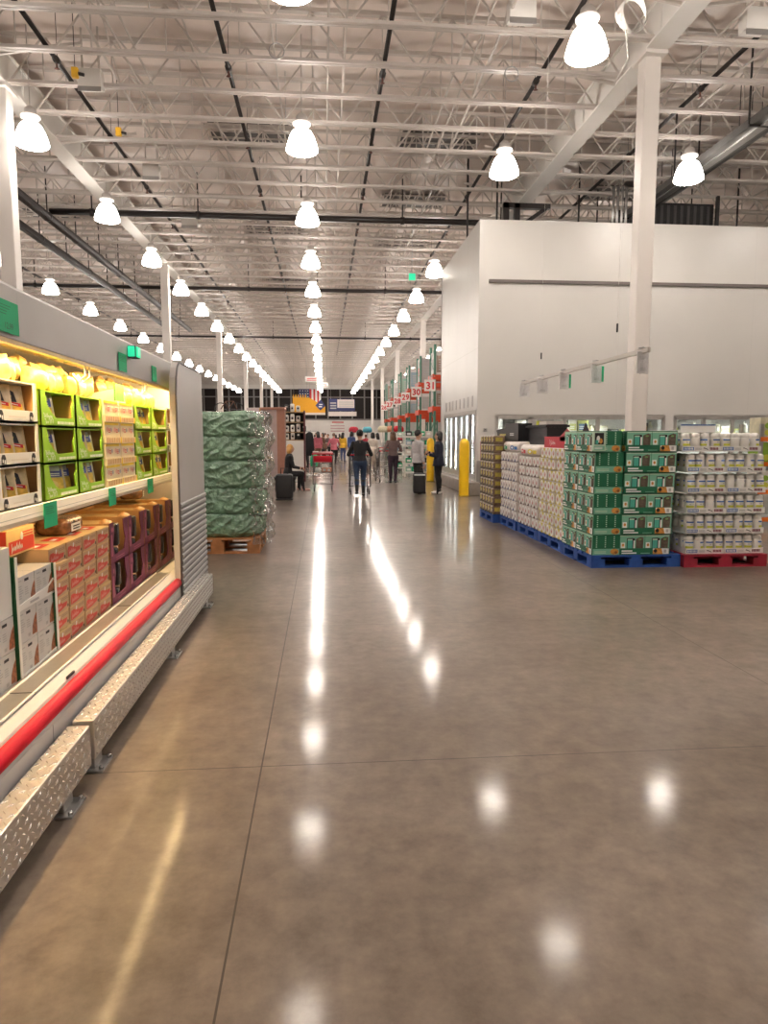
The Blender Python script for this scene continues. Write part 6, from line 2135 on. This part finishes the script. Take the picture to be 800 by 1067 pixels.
f_ = []
for j in range(nv):
    for i in range(nu):
        a = j * (nu + 1) + i
        f_.append((a, a + 1, a + nu + 2, a + nu + 1))
mb.add(v_, f_, WRAP, True)
mb.obj('film', t)
mb = MB()
for k in range(5):
    z = zs[k][1]
    pts = [(GX1 - 0.16 + 0.022 * i, GYF - 0.045 - 0.006 * math.sin(i), z + 0.01 * math.sin(i * 1.7)) for i in range(9)] + [(GX1 + 0.06 + 0.01 * math.sin(i), GYF + 0.1 * i, z + 0.012 * math.sin(i * 2.1)) for i in range(9)]
    mb.tube(pts, 0.012, WRAP, 6)
mb.obj('film_edge', t)

# ================================================================== fixtures behind the green pallet
BRN = mat('brown_panel', (0.33, 0.15, 0.10), 0.5, var=0.08)
t = thing('brown_cabinet', 'tall reddish brown panel standing behind the green pallet', 'cabinet', (-1.75, 20.0, 0))
p = MB(); p.rbox(0, 0.62, 0, 0.6, 0, 2.28, 0.01, mat('cabinet_grey', (0.42, 0.32, 0.30), 0.5), smooth=False); p.obj('cabinet_body', t)
p = MB(); p.box(0.44, 0.66, -0.03, 0.62, 0, 2.25, BRN); p.obj('side_panel', t)
p = MB(); p.rbox(-0.02, 0.68, -0.05, 0.64, 2.25, 2.32, 0.01, BRN, smooth=False); p.obj('top_rail', t)
t = thing('white_display', 'white display shelf with small appliances behind the seated woman', 'shelf', (-1.2, 23.2, 0))
p = MB(); p.rbox(0.05, 0.55, 0, 0.5, 0, 1.35, 0.01, WHITE, smooth=False); p.box(0.55, 0.6, -0.02, 0.5, 0, 2.35, mat('maroon_post', (0.10, 0.02, 0.025), 0.5)); p.obj('pedestal', t)
for zz in (1.36, 1.62, 1.95, 2.28):
    p = MB(); p.box(-0.1, 0.6, 0, 0.5, zz, zz + 0.03, mat('shelf_tan', (0.34, 0.22, 0.12), 0.5)); p.obj('shelf', t)
p = MB(); p.box(-0.1, 0.6, 0.48, 0.5, 1.36, 2.31, DARK); p.obj('back_panel', t)
k = 0
for zz, n in ((1.391, 3), (1.651, 4), (1.981, 3), (2.311, 3)):
    for i in range(n):
        p = MB(); p.rbox(0, 0.13, 0.02, 0.2, 0, 0.2 + 0.03 * (k % 3), 0.03, (WCARD, PKW, DARK, WCARD)[k % 4]); p.lathe([(0.03, 0), (0.035, 0.06)], INKB, 10, (0.065, 0.02, 0.08)); p.rbox(0.03, 0.1, 0.015, 0.02, 0.13, 0.18, 0.002, INKG)
        o = p.obj('small_appliance'); o.location = (-1.27 + i * 0.19, 23.2, zz)
        tag(o, 'small white or black appliance on the white display shelf, item %s from the bottom left' % od(k), 'appliance', 'appliances on the white shelf')
        k += 1
# dark coats on a stand
t = thing('clothes_stand', 'dark clothes hanging on a stand beside the white display', 'clothes stand', (-0.48, 27.0, 0))
p = MB(); p.tube([(0, 0, 0.02), (0, 0, 1.75)], 0.02, GREYMETAL, 8); p.tube([(-0.25, 0, 1.7), (0.25, 0, 1.7)], 0.015, GREYMETAL, 6); p.lathe([(0.25, 0), (0.25, 0.02)], GREYMETAL, 16); p.obj('stand', t)
p = MB(); p.lathe([(0.12, 0.75), (0.15, 1.0), (0.13, 1.4), (0.10, 1.62), (0.03, 1.68)], BLACKC, 14, (-0.05, 0, 0), sx=1.2, sy=0.7); p.obj('garment', t)
p = MB(); p.lathe([(0.14, 0.35), (0.16, 0.6), (0.1, 0.8)], SIGNG, 14, (0.12, -0.1, 0), sy=0.6); p.obj('green_bag', t)
# wheeled machine and pale carton above the green pallet
t = thing('pale_carton', 'large pale carton stacked high far behind the green pallet', 'carton', (-5.6, 52.0, 2.3))
p = MB(); p.rbox(0, 2.2, 0, 1, 0, 1.3, 0.02, mat('pale_carton', (0.46, 0.38, 0.36), 0.6, var=0.04), smooth=False); p.obj('carton_body', t)
p = MB(); p.box(0.9, 1.3, -0.005, 0, 0.0, 1.3, CARD); p.obj('tape', t)
t = thing('storage_rack', 'dark storage rack under the large pale carton', 'rack', (-6.6, 52.0, 0))
p = MB()
for x in (0, 3.2):
    p.box(x, x + 0.1, 0, 0.1, 0, 2.2, DARK); p.box(x, x + 0.1, 0.9, 1.0, 0, 2.2, DARK)
p.obj('upright', t)
for zz in (0.9, 2.2):
    p = MB(); p.box(0, 3.3, 0, 1.0, zz, zz + 0.1, DARK); p.obj('beam', t)
t = thing('wheeled_machine', 'dark bicycle like frame displayed above the far left shelves', 'bicycle', (-3.95, 27.5, 2.3))
for a in (0.0, 0.62):
    p = MB(); p.tube([(a + 0.24 * math.cos(2 * PI * i / 18), 0, 0.25 + 0.24 * math.sin(2 * PI * i / 18)) for i in range(19)], 0.02, RUBBER, 6); p.tube([(a - 0.24, 0, 0.25), (a + 0.24, 0, 0.25)], 0.004, GREYMETAL, 4); p.tube([(a, 0, 0.01), (a, 0, 0.49)], 0.004, GREYMETAL, 4); p.obj('wheel', t)
p = MB(); p.tube([(0, 0, 0.25), (0.2, 0, 0.55), (0.5, 0, 0.55), (0.62, 0, 0.25)], 0.02, BROWNC, 6); p.tube([(0.2, 0, 0.55), (0.3, 0, 0.28), (0.5, 0, 0.55)], 0.02, BROWNC, 6); p.obj('frame', t)
t = thing('tall_gondola', 'far left shelving block carrying the bicycle', 'shelf', (-4.6, 27.2, 0))
p = MB(); p.rbox(0, 1.8, 0, 0.7, 0, 2.25, 0.01, mat('gondola', (0.25, 0.18, 0.15), 0.6), smooth=False); p.obj('shelf_body', t)
p = MB(); p.box(-0.02, 1.82, -0.03, 0.73, 2.25, 2.3, GREYMETAL); p.obj('top_shelf', t)

# ================================================================== steel racks right of the aisle, beyond the cooler room
RG = mat('rack_green', (0.08, 0.21, 0.15), 0.45)
RO = mat('rack_orange', (0.62, 0.06, 0.015), 0.45)
goods = [mat('goods_white', (0.66, 0.62, 0.6), 0.5), mat('goods_brown', (0.28, 0.20, 0.16), 0.6), mat('goods_grey', (0.45, 0.41, 0.40), 0.5), mat('goods_blue', (0.30, 0.40, 0.46), 0.5), mat('goods_mint', (0.26, 0.44, 0.34), 0.5)]
nums = ['31', '30', '29', '28', '27', '26']
rr = random.Random(4)
rk = None
for i, ry in enumerate((25.9, 29.7, 33.6, 37.3, 41.7, 45.6)):
    lab = 'tall green and orange pallet rack, %s beyond the cooler room' % od(i)
    if rk is None:
        rk = t = thing('pallet_rack', lab, 'rack', (4.12, ry, 0), 0, 'pallet racks at the right')
        for x in (0.0, 2.7, 5.4):
            for y in (0, 1.0):
                p = MB(); p.rbox(x, x + 0.09, y, y + 0.09, 0, 4.9, 0.006, RG, smooth=False); p.box(x - 0.03, x + 0.12, y - 0.03, y + 0.12, 0, 0.012, RG); p.obj('upright', t)
            p = MB()
            for k in range(5):
                p.bar((x + 0.045, 0.09, 0.3 + k * 0.9), (x + 0.045, 1.0, 0.75 + k * 0.9), 0.03, 0.03, RG); p.bar((x + 0.045, 1.0, 0.75 + k * 0.9), (x + 0.045, 0.09, 1.2 + k * 0.9), 0.03, 0.03, RG)
            p.obj('frame_brace', t)
        for z in (2.45, 3.62):
            for y in (-0.02, 1.05):
                p = MB(); p.box(0.0, 5.5, y, y + 0.06, z, z + 0.16, RO); p.box(-0.03, 0.0, y - 0.02, y + 0.08, z - 0.05, z + 0.2, RO); p.obj('beam', t)
            p = MB(); p.box(-0.02, 5.5, 0.06, 1.05, z + 0.12, z + 0.15, GREYMETAL); p.obj('deck', t)
        p = MB(); p.box(-0.05, 0.0, -0.0, 1.08, 3.60, 3.80, RO); p.box(-0.05, 0.0, 0.0, 1.08, 2.42, 2.62, RO); p.obj('end_beam', t)
    else:
        dup(rk, (4.12, ry, 0), None, lab)
    # aisle number
    t = thing('aisle_sign', 'white aisle sign with red number %s on its rack end' % nums[i], 'sign', (4.06, ry - 0.03, 3.18), 0, 'aisle number signs')
    p = MB(); p.box(-0.30, 0.12, -0.02, 0.0, 0, 0.42, WCARD); f = Face(p, (-0.30, -0.02, 0), (1, 0, 0), (0, 0, 1), (0, -1, 0), 0.006); f.text(nums[i], 0.21, 0.08, 0.36, INKR, align='CENTER', bold=0.03); p.obj('sign_panel', t)
    p = MB(); p.box(-0.1, -0.06, -0.015, -0.005, 0.42, 0.55, GREYMETAL); p.box(-0.1, 0.1, -0.01, 0.03, 0.53, 0.56, GREYMETAL); p.obj('bracket', t)
    for lev, z in (('top', 3.79), ('middle', 2.61), ('floor', 0.0)):
        x = 4.16
        for k in range(2 if lev != 'floor' else 3):
            m = goods[(i * 2 + k + (lev == 'middle') * 2) % 4]
            h = {'top': rr.uniform(0.75, 1.3), 'middle': rr.uniform(0.55, 0.85), 'floor': rr.uniform(0.95, 1.4)}[lev]
            w_ = rr.uniform(0.85, 1.15)
            p = MB()
            if lev == 'floor':
                p.box(0, w_, 0.02, 0.98, 0, 0.13, WOOD)
                z0 = 0.13
            else:
                z0 = 0
            p.rbox(0, w_, 0.05, 0.98, z0, z0 + h, 0.015, m, smooth=False)
            f = Face(p, (0, 0.98, z0), (0, -1, 0), (0, 0, 1), (-1, 0, 0)); f.rect(0.1, h * 0.25, 0.8, h * 0.7, goods[(i + k + 2) % 5]); f.lines(0.2, h * 0.3, 0.7, h * 0.65, 4, INKR if (i + k) % 2 else INKG, 2)
            f = Face(p, (0, 0.05, z0), (1, 0, 0), (0, 0, 1), (0, -1, 0)); f.rect(0.08, h * 0.1, w_ - 0.08, h * 0.8, goods[(i + k + 1) % 5]); f.lines(0.15, h * 0.2, w_ * 0.7, h * 0.7, 5, INKG, 2)
            o = p.obj('goods_stack'); o.location = (x, ry, z + 0.001)
            tag(o, 'wrapped goods on the %s level of the %s rack, %s from aisle' % (lev, od(i), od(k)), 'goods', 'goods on the pallet racks')
            x += w_ + 0.05
# low aisle displays behind the talking people
for i, (x, y, lab) in enumerate(((3.0, 25.6, 'white wire display shelf with green packs behind the talking man'), (3.1, 29.4, 'white wire display shelf farther along the racks'))):
    t = thing('display_shelf', lab, 'shelf', (x, y, 0))
    p = MB()
    for a in (0, 1.0):
        for b in (0, 0.6):
            p.box(a, a + 0.04, b, b + 0.04, 0, 1.65, WHITE)
    p.obj('post', t)
    for k in range(5):
        z = 0.15 + k * 0.33
        p = MB(); p.box(0, 1.04, 0, 0.64, z, z + 0.02, WHITE); p.box(0, 1.04, -0.01, 0.0, z - 0.02, z + 0.05, WHITE); p.box(-0.01, 0.0, 0, 0.64, z - 0.02, z + 0.05, WHITE); p.obj('shelf', t)
        for q in range(4):
            p = MB(); p.rbox(0, 0.22, 0.02, 0.3, 0, 0.2, 0.02, (goods[4], SIGNG, PKW, goods[3], DARK)[(k + q + i) % 5]); p.rbox(0.04, 0.18, 0.015, 0.02, 0.06, 0.14, 0.002, INKW)
            o = p.obj('shelf_pack'); o.location = (x + 0.05 + q * 0.245, y, z + 0.021)
            tag(o, 'pack on the %s white wire display, %s shelf up, %s from the left' % (('nearer', 'farther')[i], od(k), od(q)), 'pack', 'packs on the wire displays')
# flower heads / hats on poles in the far aisle
for i, (x, y, m, lab) in enumerate(((3.6, 42.0, PROD[7], 'round pale display head over the far racks'), (4.1, 42.0, FOODO, 'round orange display head over the far racks'), (4.5, 41.5, REDP, 'round red display head over the far racks'), (2.0, 46.0, REDC, 'red canopy of a far display'), (2.9, 46.0, mat('teal_canopy', (0.08, 0.36, 0.48), 0.5), 'teal canopy of a far display'))):
    t = thing('promo_stand', lab, 'display', (x, y, 0))
    p = MB(); p.tube([(0, 0, 0.02), (0, 0, 1.9)], 0.03, GREYMETAL, 8); p.lathe([(0.3, 0), (0.3, 0.03)], GREYMETAL, 14); p.obj('pole', t)
    p = MB(); p.lathe([(0.2, 1.75), (0.27, 1.82), (0.26, 2.0), (0.18, 2.12), (0.02, 2.14)], m, 16, sx=1.2); p.obj('head', t)
# hanging banners far off
t = thing('yellow_banner', 'yellow banner with slanted cut hanging at the far end', 'banner', (-2.75, 64.0, 3.45))
YB = mat('banner_yellow', (0.72, 0.34, 0.01), 0.6, var=0.04)
p = MB(); p.prism([(0, 0.2), (2.95, 0.2), (2.95, 0.75), (1.5, 1.55), (0, 1.55)], YB, (0, 0, 0), (1, 0, 0), (0, 0, 1), (0, 1, 0), 0.05)
for k in range(6):
    p.prism([(k * 0.22, 1.55), (k * 0.22 + 0.14, 1.55), (k * 0.22 + 0.10, 1.85), (k * 0.22 + 0.04, 1.85)], YB, (0, 0, 0), (1, 0, 0), (0, 0, 1), (0, 1, 0), 0.05)
p.obj('banner_sheet', t)
p = MB(); p.box(0, 2.95, -0.02, 0.07, 0, 0.2, PKW); p.obj('lower_strip', t)
for q in (0.1, 1.3):
    p = MB(); p.tube([(q, 0.02, 1.5), (q, 0.02, 9.34 - 3.45)], 0.01, GREYMETAL, 4); p.obj('hanging_wire', t)
p = MB(); p.prism([(2.05, 0.85), (2.5, 0.4), (2.95, 0.8), (2.55, 1.4)], INKN, (0, -0.03, 0), (1, 0, 0), (0, 0, 1), (0, 1, 0), 0.03); f = Face(p, (0, -0.03, 0), (1, 0, 0), (0, 0, 1), (0, -1, 0), 0.01); f.rect(2.35, 0.7, 2.65, 0.78, INKW); f.rect(2.4, 0.9, 2.7, 0.98, INKW); p.obj('blue_emblem', t)
t = thing('flag', 'red and white striped flag hung vertically behind the yellow banner', 'flag', (-2.5, 90.0, 5.1))
p = MB()
for k in range(6):
    p.box(0.8 + k * 0.24, 0.8 + (k + 1) * 0.24, 0, 0.04, 0, 2.4, INKR if k % 2 == 0 else INKW)
p.obj('stripe_field', t)
p = MB(); p.tube([(-0.7, 0.02, 2.42), (2.3, 0.02, 2.42)], 0.03, GREYMETAL, 6); p.tube([(0.8, 0.02, 2.42), (0.8, 0.02, 4.25)], 0.015, GREYMETAL, 4); p.obj('flag_pole', t)
p = MB(); p.box(-0.6, 0.8, -0.01, 0.05, 0.9, 2.4, INKN); f = Face(p, (-0.6, -0.01, 0.9), (1, 0, 0), (0, 0, 1), (0, -1, 0), 0.01)
for a in range(4):
    for b in range(4):
        f.disc(0.2 + a * 0.33, 0.2 + b * 0.36, 0.06, 0.06, INKW)
p.obj('canton', t)
t = thing('blue_banner', 'white and blue banner hanging at the far end of the aisle', 'banner', (0.5, 64.0, 3.35))
p = MB(); p.box(0.05, 2.4, 0, 0.06, 0.45, 1.55, INKN); p.box(0, 2.55, -0.02, 0.08, 0.0, 0.4, PKW); p.box(0.8, 2.35, -0.02, 0.0, 0.75, 1.5, PKW); p.obj('banner_sheet', t)
p = MB(); f = Face(p, (0.05, -0.021, 0.45), (1, 0, 0), (0, 0, 1), (0, -1, 0), 0.01); f.lines(0.1, 0.2, 0.65, 0.9, 3, INKG); f.lines(0.9, 0.4, 2.2, 0.95, 3, INKG); p.obj('banner_print', t)
for q in (0.2, 2.2):
    p = MB(); p.tube([(q, 0.02, 1.5), (q, 0.02, 9.34 - 3.35)], 0.01, GREYMETAL, 4); p.obj('hanging_wire', t)
for i, (x, z, lab) in enumerate(((-1.5, 6.1, 'white hanging sign under the roof left of the far centre lamps'), (-0.6, 6.2, 'small white sign beside the far centre lamps'))):
    p = MB(); p.rbox(0, 1.1, 0, 0.08, 0, 0.5, 0.02, WCARD, smooth=False); f = Face(p, (0, 0, 0), (1, 0, 0), (0, 0, 1), (0, -1, 0), 0.01); f.lines(0.15, 0.12, 0.95, 0.38, 2, INKR)
    for q in (0.1, 1.0):
        p.tube([(q, 0.04, 0.5), (q, 0.04, 9.34 - z)], 0.015, GREYMETAL, 4)
    o = p.obj('hanging_sign'); o.location = (x, 60 + i * 8, z); tag(o, lab, 'sign')
p = MB(); f = Face(p, (0.9, YF - 0.02, 2.35), (1, 0, 0), (0, 0, 1), (0, -1, 0), 0.02)
f.lines(0.3, 1.0, 1.9, 1.3, 1, INKR)
for a in range(3):
    f.lines(0.1, -0.2 + a * 0.36, 2.0, 0.1 + a * 0.36, 1, mat('wall_print', (0.5, 0.32, 0.32), 0.5, var=0))
tag(p.obj('wall_lettering'), 'rows of reddish lettering on the far white wall', 'lettering')
t = thing('exit_sign', 'small green exit sign high beside the cooler room, under the right lamps', 'exit sign', (3.05, 24.0, 6.75))
p = MB(); p.rbox(-0.13, 0.13, 0, 0.05, 0, 0.26, 0.01, WCARD, smooth=False); p.tube([(0, 0.025, 0.26), (0, 0.025, 2.6)], 0.01, GREYMETAL, 5); p.obj('sign_case', t)
p = MB(); p.box(-0.11, 0.11, -0.008, 0, 0.02, 0.24, MATS['exit_green']); p.obj('lit_face', t)
# far shopping tables with goods in the crowd
for i, (x, y) in enumerate(((-1.3, 42.0), (1.9, 53.0), (4.0, 52.0))):
    t = thing('goods_table', 'far sales table heaped with packs, %s from the camera' % od(i), 'table', (x, y, 0), 0, 'far sales tables')
    p = MB(); p.box(0, 1.6, 0, 1, 0.72, 0.76, DARK); p.obj('tabletop', t)
    for a in (0.05, 1.5):
        for b in (0.05, 0.9):
            p = MB(); p.box(a, a + 0.06, b, b + 0.06, 0, 0.72, GREYMETAL); p.obj('leg', t)
    for k in range(5):
        p = MB(); p.rbox(0, 0.27, 0.1, 0.5, 0, 0.22 + 0.08 * (k % 3), 0.02, (REDC, PKW, FOODO, goods[2], BROWNC)[(k + i) % 5])
        o = p.obj('goods_pack'); o.location = (x + 0.06 + k * 0.3, y, 0.761); tag(o, 'pack on the %s far sales table, %s from the left' % (od(i), od(k)), 'pack', 'packs on the far sales tables')
